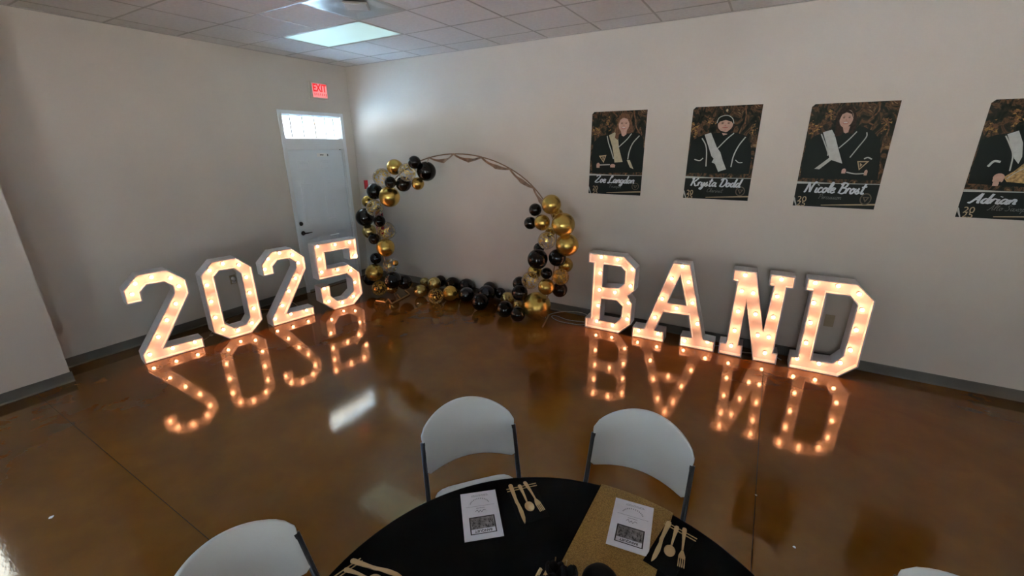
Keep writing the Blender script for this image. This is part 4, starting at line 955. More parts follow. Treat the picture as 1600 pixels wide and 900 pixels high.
sp2 = dict(sashmat=P_sashw, hair=P_hair2, seed=2, **{'name': 'Krysta Dodd', 'sub': 'Clarinet', 'smile': False, 'body': [(-0.297, -0.1845), (-0.297, -0.0215), (-0.2841, 0.1255), (-0.1946, 0.1723), (-0.0702, 0.1936), (-0.003, 0.1981), (0.1079, 0.1959), (0.1988, 0.1657), (0.2481, 0.0852), (0.2708, -0.0301), (0.2721, -0.183)], 'neck': [(-0.0279, 0.216), (0.0393, 0.2145), (0.0329, 0.18), (0.0006, 0.1713)], 'hairback': [(-0.0737, 0.2635), (-0.0708, 0.3267), (-0.03, 0.3561), (0.0307, 0.356), (0.0745, 0.3161), (0.091, 0.2533), (0.0835, 0.2136), (0.0425, 0.1914), (-0.0256, 0.1986), (-0.0574, 0.226)], 'bangs': [(-0.0666, 0.2691), (-0.0625, 0.323), (-0.0231, 0.3456), (0.0324, 0.3435), (0.07, 0.3094), (0.0811, 0.2615), (0.0568, 0.294), (0.0041, 0.3094), (-0.0433, 0.2972)], 'capline': [(-0.0708, 0.2842), (-0.0566, 0.3297), (-0.0179, 0.3488), (0.0264, 0.3471), (0.0632, 0.3187), (0.079, 0.2763)], 'strap': [(-0.0562, 0.2422), (-0.0276, 0.2137), (0.0189, 0.2011), (0.0633, 0.2163), (0.0791, 0.2445), (0.0794, 0.2114), (0.0434, 0.1845), (-0.0194, 0.1949)], 'face': (0.0072, 0.2704, 0.0663, 0.0653), 'marks': [('sash', [(-0.1665, 0.1813), (-0.1108, 0.1979), (-0.0416, 0.0636), (-0.0033, 0.0159), (0.0257, -0.0557), (0.0682, -0.1419), (0.0006, -0.1676), (-0.0383, -0.0927), (-0.0692, -0.0785), (-0.0562, -0.0444), (-0.0791, -0.0203)]), ('line', [(-0.1858, 0.1483), (-0.1466, 0.0881), (-0.1281, 0.0158), (-0.117, -0.1183)], 0.0104), ('line', [(0.0922, 0.1905), (0.0385, 0.1393), (-0.0343, 0.0517)], 0.0093), ('line', [(0.1951, 0.1544), (0.1471, 0.0744), (0.1163, -0.0193), (0.1082, -0.1207)], 0.0104), ('line', [(-0.2328, -0.0519), (-0.1833, -0.0638), (-0.153, -0.039)], 0.0093), ('line', [(0.138, -0.0547), (0.169, -0.078), (0.2019, -0.0776)], 0.0081), ('goldE', 0.0055, 0.3953, 0.0099, 0.0124)], 'leaves': [(-0.244, 0.2386, 0.0541, 0.0451), (-0.1304, 0.3057, 0.0343, 0.0371), (0.2489, 0.2211, 0.0263, 0.056)], 'roots': [[(0.1553, 0.4241), (0.1705, 0.3572), (0.173, 0.268)], [(0.2355, 0.0623), (0.2512, -0.007), (0.2833, -0.0417)], [(0.2285, -0.1841), (0.2813, -0.1001)], [(-0.062, 0.4287), (-0.0362, 0.4016)], [(-0.1887, 0.0763), (-0.2094, 0.1006), (-0.1888, 0.1722)]], 'namebox': (-0.2425, 0.2329, -0.3105, 0.0791), 'subbox': (-0.0843, 0.0633, -0.3676, 0.038), 'emb': (0.2212, -0.3478, 0.042, 0.0462), 'yr': (-0.237, -0.3772, -0.4187, 0.0437)})
sp3 = dict(sashmat=P_sashw, hair=P_hair2, seed=3, **{'name': 'Nicole Brost', 'sub': 'Percussion', 'smile': True, 'body': [(-0.2831, -0.1853), (-0.2927, -0.0357), (-0.2862, 0.1105), (-0.244, 0.1697), (-0.1778, 0.2038), (-0.0785, 0.2133), (0.0192, 0.2169), (0.0908, 0.2433), (0.1639, 0.208), (0.2268, 0.1287), (0.2526, 0.0041), (0.2744, -0.1927)], 'neck': [(-0.0507, 0.2493), (0.0014, 0.2479), (-0.0029, 0.2003), (-0.0199, 0.1914), (-0.0345, 0.2009)], 'hairback': [(-0.0918, 0.1673), (-0.1015, 0.2713), (-0.1037, 0.3565), (-0.0754, 0.4035), (-0.0336, 0.4126), (0.0113, 0.3796), (0.0361, 0.312), (0.0414, 0.222), (0.0298, 0.1825), (-0.0365, 0.2009), (-0.0515, 0.1759)], 'bangs': [(-0.082, 0.2992), (-0.0874, 0.3637), (-0.0483, 0.3889), (-0.0041, 0.3603), (0.0172, 0.2959), (-0.0059, 0.3448), (-0.0426, 0.3597), (-0.0718, 0.344)], 'face': (-0.0357, 0.3089, 0.0468, 0.07), 'marks': [('sash', [(-0.1809, 0.2039), (-0.1205, 0.2235), (-0.092, 0.1789), (-0.0394, 0.0498), (0.005, -0.0565), (-0.0786, -0.0276), (-0.152, -0.1075), (-0.1895, -0.1045), (-0.0973, -0.0097), (-0.1303, 0.0856)]), ('line', [(-0.1906, 0.19), (-0.1501, 0.1094), (-0.1164, 0.038), (-0.1109, 0.0081)], 0.0093), ('line', [(0.0554, 0.2047), (0.0142, 0.1426), (-0.0435, 0.071)], 0.0082), ('line', [(0.1236, 0.1977), (0.1269, 0.1582), (0.0864, 0.0729), (0.0481, -0.0064)], 0.0082), ('line', [(0.0468, -0.1276), (0.1089, -0.1405), (0.1766, -0.1364)], 0.0093), ('skinE', 0.0269, -0.1184, 0.02, 0.0287), ('skinE', 0.1817, -0.128, 0.0144, 0.0328), ('gold', [(0.1049, -0.0352), (0.1868, -0.0344), (0.1307, -0.1114)]), ('black', [(0.1152, -0.0433), (0.1712, -0.0427), (0.1325, -0.096)]), ('gold', [(0.1261, -0.0491), (0.1466, -0.064), (0.1331, -0.0842)]), ('line', [(0.1476, -0.0162), (0.1712, -0.0044), (0.2008, -0.0192)], 0.0103)], 'leaves': [(-0.2474, 0.2464, 0.0436, 0.0469), (-0.1548, 0.3529, 0.0352, 0.0457), (0.2359, 0.2614, 0.0319, 0.0658)], 'roots': [[(0.1604, 0.427), (0.1693, 0.3618), (0.1197, 0.287), (0.1547, 0.2527)], [(0.25, 0.106), (0.2455, 0.0383), (0.2174, -0.0075)], [(0.2365, -0.1939), (0.2927, -0.0988)], [(-0.0519, 0.4323), (-0.0391, 0.4062)], [(0.2083, 0.306), (0.2588, 0.2389), (0.2568, 0.1618)]], 'namebox': (-0.2344, 0.2202, -0.3097, 0.0913), 'subbox': (-0.1154, 0.051, -0.3644, 0.0429), 'emb': (0.2246, -0.3506, 0.0405, 0.0505), 'yr': (-0.2358, -0.3751, -0.4138, 0.0486)})
sp4 = dict(sashmat=P_sashw, hair=P_hair2, seed=4, **{'name': 'Adrian', 'sub': 'Alto Saxoph', 'smile': True, 'body': [(-0.2883, -0.1728), (-0.2929, -0.042), (-0.2881, 0.154), (-0.2197, 0.1867), (-0.164, 0.1967), (-0.0795, 0.2222), (-0.008, 0.2152), (0.0788, 0.063), (0.1146, -0.1926)], 'marks': [('sash', [(-0.1584, 0.1911), (-0.1034, 0.2152), (-0.0613, 0.1293), (-0.0397, 0.0295), (-0.0471, -0.0211), (-0.0793, 0.018), (-0.107, 0.0852)]), ('line', [(-0.1639, 0.1802), (-0.1278, 0.1188), (-0.0915, 0.0405), (-0.0794, -0.0728)], 0.0085), ('line', [(-0.2054, -0.0429), (-0.181, -0.0034), (-0.1444, -0.0075)], 0.0153), ('brass', [(-0.0758, -0.1536), (-0.1012, -0.1195), (-0.0546, -0.0723), (-0.0017, 0.0075), (0.036, -0.0144), (0.0257, -0.1616)]), ('line', [(-0.0816, -0.1305), (-0.0435, -0.0835), (-0.0034, -0.0486)], 0.0051), ('skinE', -0.1258, -0.1225, 0.0402, 0.0438), ('skinE', -0.1318, -0.1672, 0.022, 0.0256)], 'leaves': [(-0.2546, 0.2429, 0.0404, 0.0466), (-0.1425, 0.3049, 0.0365, 0.0486)], 'roots': [[(-0.1987, 0.1193), (-0.1931, 0.0628), (-0.1889, -0.0057)], [(-0.2189, 0.4311), (-0.208, 0.4039)], [(-0.2906, 0.0396), (-0.2854, -0.0185)]], 'namebox': (-0.2462, 0.0214, -0.3203, 0.0751), 'subbox': (-0.1283, 0.0924, -0.3709, 0.0433), 'yr': (-0.2303, -0.3775, -0.4168, 0.0462)})
poster('dark senior poster named Zoe in silver script, nearest the balloon arch', 3.880, 2.397, sp1)
poster('dark senior poster named Krysta, figure in dark cap, right of the first poster', 4.920, 2.398, sp2)
poster('dark senior poster named Nicole with smiling dark haired figure, above the D', 5.893, 2.378, sp3)
poster('dark senior poster named Adrian cut off by the right edge of the photo', 7.013, 2.354, sp4)

# ---------------------------------------------------------------- outlets, cables, scraps
t = thing('wall_outlet', 'outlet with a clear plug-in night light, seen through the numeral 0', 'outlet', (0, -2.150, 0.466))
bx('cover_plate', (0, -0.036, -0.058), (0.006, 0.036, 0.058), M_outlet, t, bevel=0.002)
m = MB().lathe([(0, 0.05), (0.018, 0.047), (0.030, 0.03), (0.030, 0.01), (0.026, 0.0)], 14)
q = m.build('night_light', M_nl, t, smooth=True); q.location = (0.006, 0, 0.012); q.rotation_euler = (0, pi / 2, 0); q['label'] = 'clear rounded night light'
bx('plug_body', (0.006, -0.02, -0.045), (0.03, 0.02, -0.020), M_signw, t, bevel=0.003)
t = thing('wall_outlet', 'beige outlet plate on the right wall, seen through the letter D', 'outlet', (6.372, 0, 0.440))
bx('cover_plate', (-0.038, -0.006, -0.060), (0.038, 0, 0.060), M_outlet, t, bevel=0.002)
for z in (-0.022, 0.022): bx('receptacle', (-0.017, -0.009, z - 0.014), (0.017, -0.006, z + 0.014), M_outlet, t, bevel=0.002)

def cable(name, label, pts, r=0.004, m=M_cable, extra=None):
    o = MB().tube(catmull(pts, 8), r, 6).build(name, m, smooth=True); return tag(o, label, 'cable')
cable('power_cable', 'white looped cable on the floor between the gold balloon and the B',
      [(3.52, -.34, .006), (3.50, -.24, .006), (3.58, -.12, .02), (3.72, -.06, .04), (3.90, -.05, .05), (4.02, -.10, .03), (4.08, -.16, .02), (4.0, -.30, .006), (3.86, -.34, .006), (3.70, -.34, .006), (3.57, -.26, .006), (3.60, -.20, .006), (3.78, -.25, .006), (3.95, -.22, .006), (4.07, -.20, .006)])
cable('power_cable', 'pale thin cable with inline switch on the floor between the 2 and the 0',
      [(0.55, -2.90, .02), (0.48, -2.80, .006), (0.42, -2.71, .006), (0.34, -2.66, .006), (0.20, -2.50, .006), (0.12, -2.36, .006)], .0035)
tag(MB().box((-.018, -.012, 0), (.018, .012, .016)).build('cable_switch', M_cable, loc=(0.42, -2.70, 0.0), rz=0.9, bevel=.003), 'small white inline switch on the floor cable beside the 0', 'switch')
cable('power_cable', 'brownish cable lying along the wall between the 0 and second 2',
      [(0.10, -2.14, .006), (0.06, -2.02, .02), (0.12, -1.92, .006), (0.22, -1.86, .006), (0.18, -1.74, .006), (0.10, -1.66, .006), (0.14, -1.55, .006), (0.45, -1.62, .006)], .004, M_goldbar)
cable('power_cable', 'thin cable on the floor behind the A and the N',
      [(5.30, -.10, .006), (5.40, -.16, .006), (5.50, -.14, .02), (5.62, -.17, .006), (5.95, -.10, .006), (6.05, -.16, .006)], .0035)
def scrap(x, y, s, label):
    m = MB(); n = 7; rnd = random.Random(int(x * 1000))
    top = [(s * rnd.uniform(.6, 1) * cos(2 * pi * k / n), s * rnd.uniform(.6, 1) * sin(2 * pi * k / n)) for k in range(n)]
    m.poly([(a, b, .001) for a, b in top])
    for k in range(n): m.poly([(top[k][0], top[k][1], .001), (top[(k + 1) % n][0], top[(k + 1) % n][1], .001), (0, 0, s * .5)])
    tag(m.build('paper_scrap', M_crumb, loc=(x, y, 0)), label, 'scrap', 'scraps on the floor')
scrap(1.753, -.713, .018, 'tiny pale scrap on the floor in front of the floor balloons')
scrap(2.357, -4.50, .016, 'tiny white scrap on the floor at the lower left')
scrap(5.903, -2.25, .010, 'tiny white scrap on the floor joint right of the chairs')
scrap(6.093, -2.555, .009, 'tiny pale scrap on dark floor at the lower right')

# ---------------------------------------------------------------- folding chairs
CW, SAG, ZS, ZT, ZB, TILT = .232, .079, .734, .833, .553, .33
def chair(label, x, y, ang, proto=[None]):
    if proto[0] is not None:
        src = proto[0]; r = src.copy(); COL.objects.link(r); r.location = (x, y, 0); r.rotation_euler = (0, 0, ang - pi / 2); tag(r, label, 'chair', 'folding chairs round the table')
        for ch in list(src.children):
            c = ch.copy(); COL.objects.link(c); c.parent = r
            for g in ch.children:
                d = g.copy(); COL.objects.link(d); d.parent = c
        return r
    t = thing('folding_chair', label, 'chair', (x, y, 0), ang - pi / 2, 'folding chairs round the table')
    # local: +y forward (towards the table), x to the right
    nu, nv, th = 28, 12, 0.016
    m = MB()
    def shell(off):
        rows = []
        for j in range(nv + 1):
            v = j / nv; row = []
            for i in range(nu + 1):
                u = -1 + 2 * i / nu
                zt = ZS + (ZT - ZS) * (1 - u * u) ** .62
                zb = ZB + 0.004 * (1 - u * u)
                cr = max(0, abs(u) - 0.90) / 0.10     # rounded lower corners
                zb += 0.016 * cr * cr
                z = zb + (zt - zb) * v
                wdt = CW if z > ZS - 0.022 else CW - 0.012
                if z > ZS - 0.045 and z <= ZS - 0.022: wdt = CW - 0.012 * (ZS - 0.022 - z) / 0.023
                f = -SAG * (1 - u * u) - TILT * (z - .45)
                row.append((u * wdt, f - off, z))
            rows.append(row)
        return rows
    Fr, Bk = shell(0), shell(th)
    i0 = 0
    for rows in (Fr, Bk):
        for row in rows: m.v += row
    W_ = nu + 1; nF = W_ * (nv + 1)
    for j in range(nv):
        for i in range(nu):
            a = j * W_ + i
            m.f.append((a, a + 1, a + W_ + 1, a + W_)); m.m.append(0)
            m.f.append((nF + a, nF + a + W_, nF + a + W_ + 1, nF + a + 1)); m.m.append(0)
    for i in range(nu):
        for j in (0, nv):
            a = j * W_ + i; q = (a, a + 1, nF + a + 1, nF + a); m.f.append(q); m.m.append(0)
    for j in range(nv):
        for i in (0, nu):
            a = j * W_ + i; m.f.append((a, a + W_, nF + a + W_, nF + a)); m.m.append(0)
    o = m.build('backrest', M_plastic, t, smooth=True)
    bv = o.modifiers.new('bevel', 'BEVEL'); bv.width = 0.004; bv.segments = 2; bv.limit_method = 'ANGLE'; bv.angle_limit = radians(50)
    # seat
    m = MB(); NS = 24; prof = []
    for k in range(NS):
        a = 2 * pi * k / NS; c, s = cos(a), sin(a)
        px = 0.205 * (abs(c) ** .35) * (1 if c >= 0 else -1); py = 0.200 + 0.205 * (abs(s) ** .35) * (1 if s >= 0 else -1)
        prof.append((px, py))
    i0 = len(m.v)
    lay = [(0.96, .436), (1.0, .441), (1.0, .452), (0.97, .460), (0.75, .456)]
    for sc, z in lay: m.v += [(px * sc, 0.155 + (py - 0.2) * sc, z - 0.01 * max(0, (py - .2)) * 0) for px, py in prof]
    for l in range(len(lay) - 1):
        for k in range(NS):
            a = l * NS + k; b = l * NS + (k + 1) % NS; m.f.append((a, b, b + NS, a + NS)); m.m.append(0)
    m.f.append(tuple(range(NS))[::-1]); m.m.append(0); m.f.append(tuple((len(lay) - 1) * NS + k for k in range(NS))); m.m.append(0)
    m.build('seat', M_plastic, t, smooth=True)
    for s in (-1, 1):
        xx = s * (CW - 0.004)
        f = lambda z: -TILT * (z - .45) - 0.008
        lg = MB().tube([(xx, f(0.012), 0.012), (xx, f(.45), .45), (xx, f(ZS - 0.03), ZS - 0.03)], 0.0115, 10).build('leg', M_frame, t, smooth=True)
        MB().tube([(xx, f(0.0), 0.0), (xx, f(.03), .03)], 0.0145, 10).build('foot_cap', M_dark, lg)
        x2 = s * (CW - 0.030)
        g = lambda z: -0.27 + 0.44 * (z / .43)
        lr = MB().tube([(x2, g(.012), .012), (x2, g(.425), .425)], 0.0105, 10).build('leg', M_frame, t, smooth=True)
        MB().tube([(x2, g(0), 0.0), (x2, g(.03), .03)], 0.0135, 10).build('foot_cap', M_dark, lr)
        MB().tube([(xx, f(.44), .432), (xx * .96, .18, .430), (xx * .96, .36, .430)], 0.008, 8).build('seat_rail', M_frame, t)
    for z in (.14, .25):
        MB().tube([(-CW, -TILT * (z - .45) - .008, z), (CW, -TILT * (z - .45) - .008, z)], 0.008, 8).build('crossbar', M_frame, t)
    MB().tube([(-CW + .03, -0.27 + .44 * .12 / .43, .12), (CW - .03, -0.27 + .44 * .12 / .43, .12)], 0.008, 8).build('crossbar', M_frame, t)
    proto[0] = t
    return t
chair('white folding chair at the table behind the left printed programme', 4.664, -3.452, -0.722)
chair('white folding chair at the table behind the gold runner', 5.350, -3.173, -1.577)
chair('white folding chair at the lower left edge of the photo', 4.506, -4.389, 0.14)
chair('white folding chair at the lower right, only its top edge showing', 5.408 + 1.1 * cos(radians(36)), -4.178 + 1.1 * sin(radians(36)), radians(216))

# ---------------------------------------------------------------- table and cloth
TC = (5.408, -4.178)
t = thing('round_table', 'round banquet table under the black cloth', 'table', (*TC, 0))
MB().lathe([(0, .712), (.745, .712), (.748, .716), (.748, .738), (.744, .742), (0, .742)], 64).build('tabletop', M_plastic, t)
for k in range(4):
    a = pi / 4 + k * pi / 2; c, s = cos(a), sin(a)
    MB().tube([(c * .42, s * .42, 0), (c * .36, s * .36, .712)], .016, 8).build('leg', M_frame, t)
m = MB(); NT = 192; rings = []
for r in [0.0005, .2, .4, .6, .72, .745]: rings.append([(r, 0.745)] * NT)
rings.append([(.7515, .7435)] * NT); rings.append([(.7545, .739)] * NT); rings.append([(.756, .725)] * NT)
for dz in (.06, .12, .18, .24):
    rings.append([(.757 + .012 * dz + (0.03 * dz / .24) * (sin(15 * 2 * pi * k / NT) + .35 * sin(29 * 2 * pi * k / NT + 1.3)) , .735 - dz) for k in range(NT)])
for rg in rings:
    for k, (r, z) in enumerate(rg): m.v.append((r * cos(2 * pi * k / NT), r * sin(2 * pi * k / NT), z))
for l in range(len(rings) - 1):
    for k in range(NT): m.f.append((l * NT + k, l * NT + (k + 1) % NT, (l + 1) * NT + (k + 1) % NT, (l + 1) * NT + k)); m.m.append(0)
tag(m.build('tablecloth', M_cloth, loc=(*TC, 0), smooth=True), 'plain black cloth draped over the round table', 'tablecloth')

# gold runner across the table
m = MB(); x0, x1 = 5.283 - TC[0], 5.560 - TC[0]; ncol, rows = 10, []
def edge_y(x): return sqrt(max(.757 ** 2 - x * x, 0))
NRW = 30
for j in range(NRW + 9):
    row = []
    for i in range(ncol + 1):
        x = x0 + (x1 - x0) * i / ncol; ey = edge_y(x)
        if j < 4: y, z = ey + .006 + .01 * (4 - j) / 4, .745 - .045 * (4 - j)
        elif j > NRW + 4: y, z = -ey - .006 - .01 * (j - NRW - 4) / 4, .745 - .045 * (j - NRW - 4)
        else: y, z = ey - 2 * ey * (j - 4) / NRW, .7475
        row.append((x, y, z))
    rows.append(row)
for row in rows: m.v += row
for j in range(len(rows) - 1):
    for i in range(ncol): a = j * (ncol + 1) + i; m.f.append((a, a + 1, a + ncol + 2, a + ncol + 1)); m.m.append(0)
m.v += [(x, y, z - .0014) for x, y, z in list(m.v)]
tag(m.build('table_runner', M_sequin, loc=(*TC, 0)), 'glittering gold sequin runner across the black tablecloth', 'runner')

# programmes
def programme(label, c, z):
    # c: far-left, far-right, near-right, near-left corners on the table
    P = [Vector(p) for p in c]
    o0 = sum(P, Vector((0, 0))) / 4
    ex = ((P[1] - P[0]) + (P[2] - P[3])).normalized(); ang = atan2(ex.y, ex.x)
    wd = ((P[1] - P[0]).length + (P[2] - P[3]).length) / 2; ht = ((P[0] - P[3]).length + (P[1] - P[2]).length) / 2
    t = thing('programme', label, 'programme', (o0.x, o0.y, z), ang, 'printed programmes on the table')
    m = MB(); m.box((-wd / 2, -ht / 2, 0), (wd / 2, ht / 2, .0006)); m.box((-wd / 2, -ht / 2, .0018), (wd / 2, ht / 2, .0026)); m.box((-wd / 2, -ht / 2, .0006), (-wd / 2 + .001, ht / 2, .0018))
    m.build('folded_sheet', M_paper, t)
    zt = .0028
    X = lambda u: (u - .5) * wd
    Y = lambda v: (.5 - v) * ht
    # picture box near the camera, printed upside down as seen from here
    pb = MB(); pb.poly([(X(.17), Y(.55), zt), (X(.85), Y(.55), zt), (X(.85), Y(.90), zt), (X(.17), Y(.90), zt)], 0)
    pb.poly([(X(.20), Y(.57), zt + .0001), (X(.82), Y(.57), zt + .0001), (X(.82), Y(.885), zt + .0001), (X(.20), Y(.885), zt + .0001)], 1)
    pb.poly([(X(.20), Y(.80), zt + .0002), (X(.82), Y(.80), zt + .0002), (X(.82), Y(.885), zt + .0002), (X(.20), Y(.885), zt + .0002)], 2)
    rnd = random.Random(5)
    for k in range(40):
        u = rnd.uniform(.23, .79); v = rnd.uniform(.60, .76); h = rnd.uniform(.02, .05)
        pb.poly([(X(u), Y(v), zt + .0003), (X(u + .016), Y(v), zt + .0003), (X(u + .022), Y(v + h), zt + .0003), (X(u + .006), Y(v + h), zt + .0003)], 0)
    pb.build('picture_box', [M_inkd, M_pic, M_paper], t, fix=False)
    text_mesh('BANQUET', .0135, M_inkd, t, (X(.51), Y(.842), zt + .0004), (0, 0, pi), 'banquet_lettering', extr=0, bold=.0003)
    g = MB()
    def dash(u0, u1, v, h=.006): g.poly([(X(u0), Y(v - h), zt), (X(u1), Y(v - h), zt), (X(u1), Y(v + h), zt), (X(u0), Y(v + h), zt)])
    for v in (.075, .10): 
        u = .30
        while u < .72: du = rnd.uniform(.02, .06); dash(u, u + du, v, .004); u += du + .012
    dash(.12, .90, .325, .0025)
    u = .40
    while u < .62: dash(u, u + .022, .37, .005); u += .03
    for k in range(13):   # arched row of capitals, too small to read
        a = pi * (.12 + .76 * k / 12); cu, cv = .5 - .27 * cos(a), .31 - .155 * sin(a)
        s = .016; tx, ty = sin(a) * s, -cos(a) * s * .7
        g.poly([(X(cu - s * .8), Y(cv + .014), zt), (X(cu - s * .2), Y(cv + .014), zt), (X(cu + s * .1), Y(cv - .014), zt), (X(cu - s * .5), Y(cv - .014), zt)])
        g.poly([(X(cu + s * .3), Y(cv + .014), zt), (X(cu + s * .8), Y(cv + .014), zt), (X(cu + s * .8), Y(cv - .014), zt), (X(cu + s * .3), Y(cv - .014), zt)])
    for q in catmull_rib([(.36, .44), (.42, .41), (.45, .46), (.50, .42), (.53, .46), (.58, .42), (.64, .43)]):
        g.poly([(X(a), Y(b), zt) for a, b in q])
    g.build('printed_lines', M_ink, t, fix=False)
    return t
def catmull_rib(pts): return line(pts, 0.010)
programme('white printed programme on the black cloth, left of the gold runner', [(4.823, -3.760), (4.930, -3.672), (5.064, -3.836), (4.963, -3.929)], .7455)
programme('white printed programme lying on the gold runner', [(5.356, -3.474), (5.497, -3.453), (5.522, -3.668), (5.385, -3.688)], .7485)

# napkins and cutlery
def frame_of(a, b):
    a = Vector(a); b = Vector(b); d = (b - a); return a, atan2(d.y, d.x), d.length
def napkin(label, tl, tr_, bl, z):
    tl, tr_, bl = Vector(tl), Vector(tr_), Vector(bl)
    ex = tr_ - tl; ang = atan2(ex.y, ex.x); W_ = ex.length; Hh = (bl - tl).length
    t = thing('napkin', label, 'napkin', (tl.x, tl.y, z), ang, 'black napkins under the cutlery')
    m = MB()
    for k in range(3): m.box((.001 * k, -Hh + .001 * k, .0010 * k), (W_ - .001 * k, -.0, .0010 * k + .0008))
    m.build('folded_paper', M_nap, t)
    m = MB()
    for y in (-.012, -.024): m.box((-.004, y - .0022, .0029), (W_ + .004, y + .0022, .0033))
    s = m.build('gold_stripes', M_stripe, t); s['label'] = 'two gold foil stripes'
    return t
napkin('black napkin with two gold stripes right of the left programme', (4.960, -3.640), (5.040, -3.556), (5.085, -3.775), .7455)
napkin('black napkin with two gold stripes at the right edge of the gold runner', (5.550, -3.484), (5.652, -3.503), (5.525, -3.690), .7492)
napkin('black napkin with gold stripes at the lower left rim of the table', (4.665, -4.245), (4.690, -4.150), (4.830, -4.290), .7455)
def outline_solid(pts, th, zf):
    """a flat outline (x along, y across) given thickness, bent by zf(x)"""
    m = MB(); n = len(pts)
    m.v += [(x, y, zf(x) + th) for x, y in pts]; m.v += [(x, y, zf(x)) for x, y in pts]
    m.f.append(tuple(range(n))); m.f.append(tuple(range(n, 2 * n))[::-1])
    for k in range(n): m.f.append((k, (k + 1) % n, n + (k + 1) % n, n + k))
    m.m += [0] * (n + 2); return m
def sym(prof): return prof + [(x, -y) for x, y in reversed(prof)]
def handle_prof(L): return [(0, .003), (.004, .0065), (.012, .0075), (L * .5, .0045), (L * .9, .0028)]
def cutlery(kind, label, a, b, z, proto={}):
    p, ang, ln = frame_of(a, b)
    t = thing(kind, label, kind, (p.x, p.y, z), ang, 'gold plastic cutlery'); L = ln
    if kind == 'knife':
        pr = [(0, .003), (.004, .0075), (.012, .0085), (L * .40, .0055), (L * .48, .0062), (L * .56, .0085), (L * .72, .0115), (L * .88, .0095), (L * .96, .005), (L, .0008)]
        pts = pr + [(x, -y * (.35 if x > L * .5 else 1)) for x, y in reversed(pr)]
        k = len([1 for x, y in pts])
        hl = outline_solid([q for q in pts if q[0] <= L * .485], .0035, lambda x: 0).build('knife_handle', M_cut, t)
        outline_solid([q for q in pts if q[0] >= L * .475], .0018, lambda x: .0008).build('blade', M_cut, t)
    elif kind == 'spoon':
        outline_solid(sym(handle_prof(L * .70)), .003, lambda x: .002 + .004 * sin(min(1, x / (L * .7)) * pi)).build('spoon_handle', M_cut, t)
        m = MB(); nr, na = 6, 20; a_, b_ = L * .165, L * .125; cx = L - a_
        for r in range(nr + 1):
            for k in range(na):
                q = r / nr; m.v.append((cx + a_ * q * cos(2 * pi * k / na), b_ * q * sin(2 * pi * k / na), .0015 + .0075 * q ** 2.2))
        for r in range(nr):
            for k in range(na):
                A = r * na + k; B = r * na + (k + 1) % na; m.f.append((A, B, B + na, A + na)); m.m.append(0)
        o = m.build('spoon_bowl', M_cut, t, smooth=True, fix=False)
        so = o.modifiers.new('solid', 'SOLIDIFY'); so.thickness = .0015
    else:
        outline_solid(sym(handle_prof(L * .68)), .003, lambda x: .002 + .004 * sin(min(1, x / (L * .68)) * pi)).build('fork_handle', M_cut, t)
        outline_solid(sym([(L * .60, .003), (L * .68, .0075), (L * .74, .0105), (L * .80, .011)]), .0024, lambda x: .002).build('fork_head', M_cut, t)
        for y in (-.0092, -.0031, .0031, .0092):
            MB().box((L * .79, y - .0016, .002), (L, y + .0016, .0042)).build('tine', M_cut, t)
    return t
zc = .7492
cutlery('knife', 'gold knife on the napkin right of the left programme', (4.966, -3.623), (5.108, -3.757), zc)
cutlery('spoon', 'gold spoon between the knife and fork on the left napkin', (4.999, -3.608), (5.107, -3.702), zc)
cutlery('fork', 'gold fork on the napkin right of the left programme', (5.009, -3.583), (5.138, -3.674), zc)
zc = .7528
cutlery('knife', 'gold knife on the napkin beside the gold runner', (5.557, -3.490), (5.537, -3.681), zc)
cutlery('spoon', 'gold spoon between knife and fork beside the gold runner', (5.585, -3.499), (5.581, -3.642), zc)
cutlery('fork', 'gold fork on the napkin beside the gold runner', (5.609, -3.494), (5.624, -3.656), zc)
zc = .7492
cutlery('knife', 'gold knife at the lower left rim of the table, handle showing', (4.682, -4.172), (4.872, -4.130), zc)
cutlery('spoon', 'gold spoon at the lower left rim of the table, handle end showing', (4.690, -4.205), (4.830, -4.178), zc)

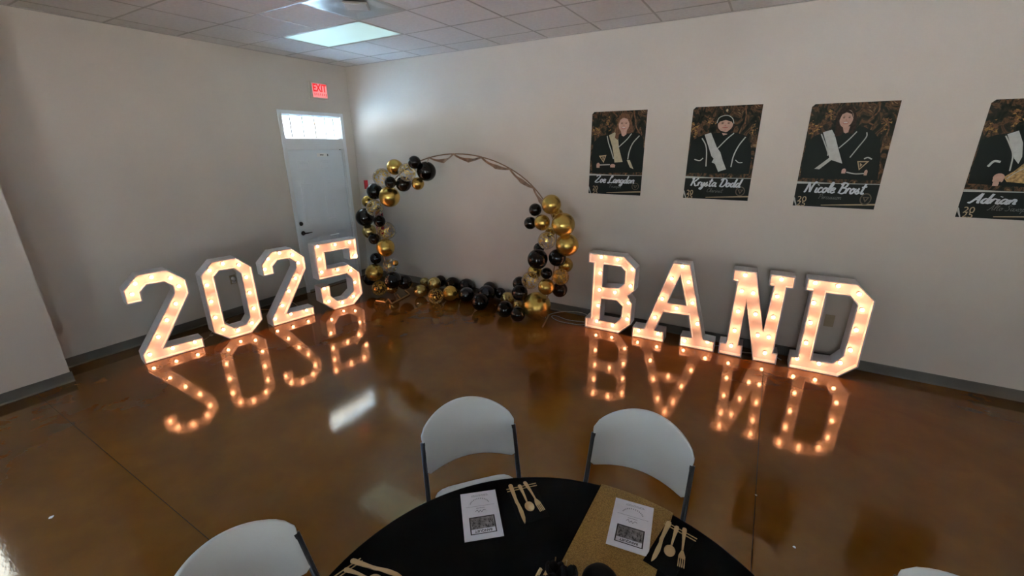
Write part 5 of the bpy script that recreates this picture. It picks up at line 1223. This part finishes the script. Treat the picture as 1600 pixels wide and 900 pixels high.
# centrepiece: black fabric flowers with gold stems, and a rounded black ornament
t = thing('black_flower_bunch', 'bunch of black fabric flowers in the middle of the table', 'centrepiece', (5.328, -3.972, .7475))
def petal(c, d, ln, wd):
    d = Vector(d).normalized(); s = d.cross(Vector((0, 0, 1))).normalized(); n = s.cross(d)
    m = MB(); nn, k2 = 6, 5
    for i in range(nn + 1):
        q = i / nn
        for j in range(k2):
            w_ = (j / (k2 - 1) - .5) * 2
            p = Vector(c) + d * ln * q + s * w_ * wd * (sin(pi * min(.97, .08 + q * .86)) ** .7) + n * (.35 * ln * q * q - .25 * wd * w_ * w_)
            m.v.append(tuple(p))
    for i in range(nn):
        for j in range(k2 - 1): a = i * k2 + j; m.f.append((a, a + 1, a + k2 + 1, a + k2)); m.m.append(0)
    o = m.build('petal', M_petal, t, smooth=True, fix=False); so = o.modifiers.new('solid', 'SOLIDIFY'); so.thickness = .0012
    return o
rnd = random.Random(11)
for (cx, cy, cz, R0) in ((-.012, .02, .115, .034), (.030, .030, .112, .034), (.005, -.02, .105, .036), (.058, .012, .088, .032), (-.030, -.02, .090, .032)):
    MB().tube([(cx * .4, cy * .4, 0), (cx, cy, cz - .01)], .003, 6).build('flower_stem', M_petal, t)
    for k in range(8):
        a = k * 2 * pi / 8 + rnd.random(); lift = .25 if k % 2 else .9
        petal((cx, cy, cz - .01), (cos(a), sin(a), lift), R0 * 1.1, R0 * .5)
for (a, b) in (((-.085, .035, .02), (-.075, .055, .050)), ((-.065, .045, .02), (-.055, .062, .050)), ((-.030, .045, .03), (-.030, .062, .118)), ((-.002, .05, .03), (.004, .068, .120))):
    MB().tube([a, b], .0018 if a[0] > -.05 else .006, 6).build('gold_pick', M_cut, t)
t = thing('black_ornament', 'smooth rounded black ornament beside the flower bunch on the table', 'ornament', (5.432, -3.890, .7475))
m = MB().lathe([(.016, 0), (.036, .010), (.052, .034), (.057, .062), (.052, .092), (.038, .112), (.019, .123), (0, .126)], 36); m.build('ornament_body', M_dome, t, smooth=True)
MB().lathe([(.030, 0), (.034, .004), (.030, .010), (.022, .010)], 24).build('ornament_foot', M_dome, t)
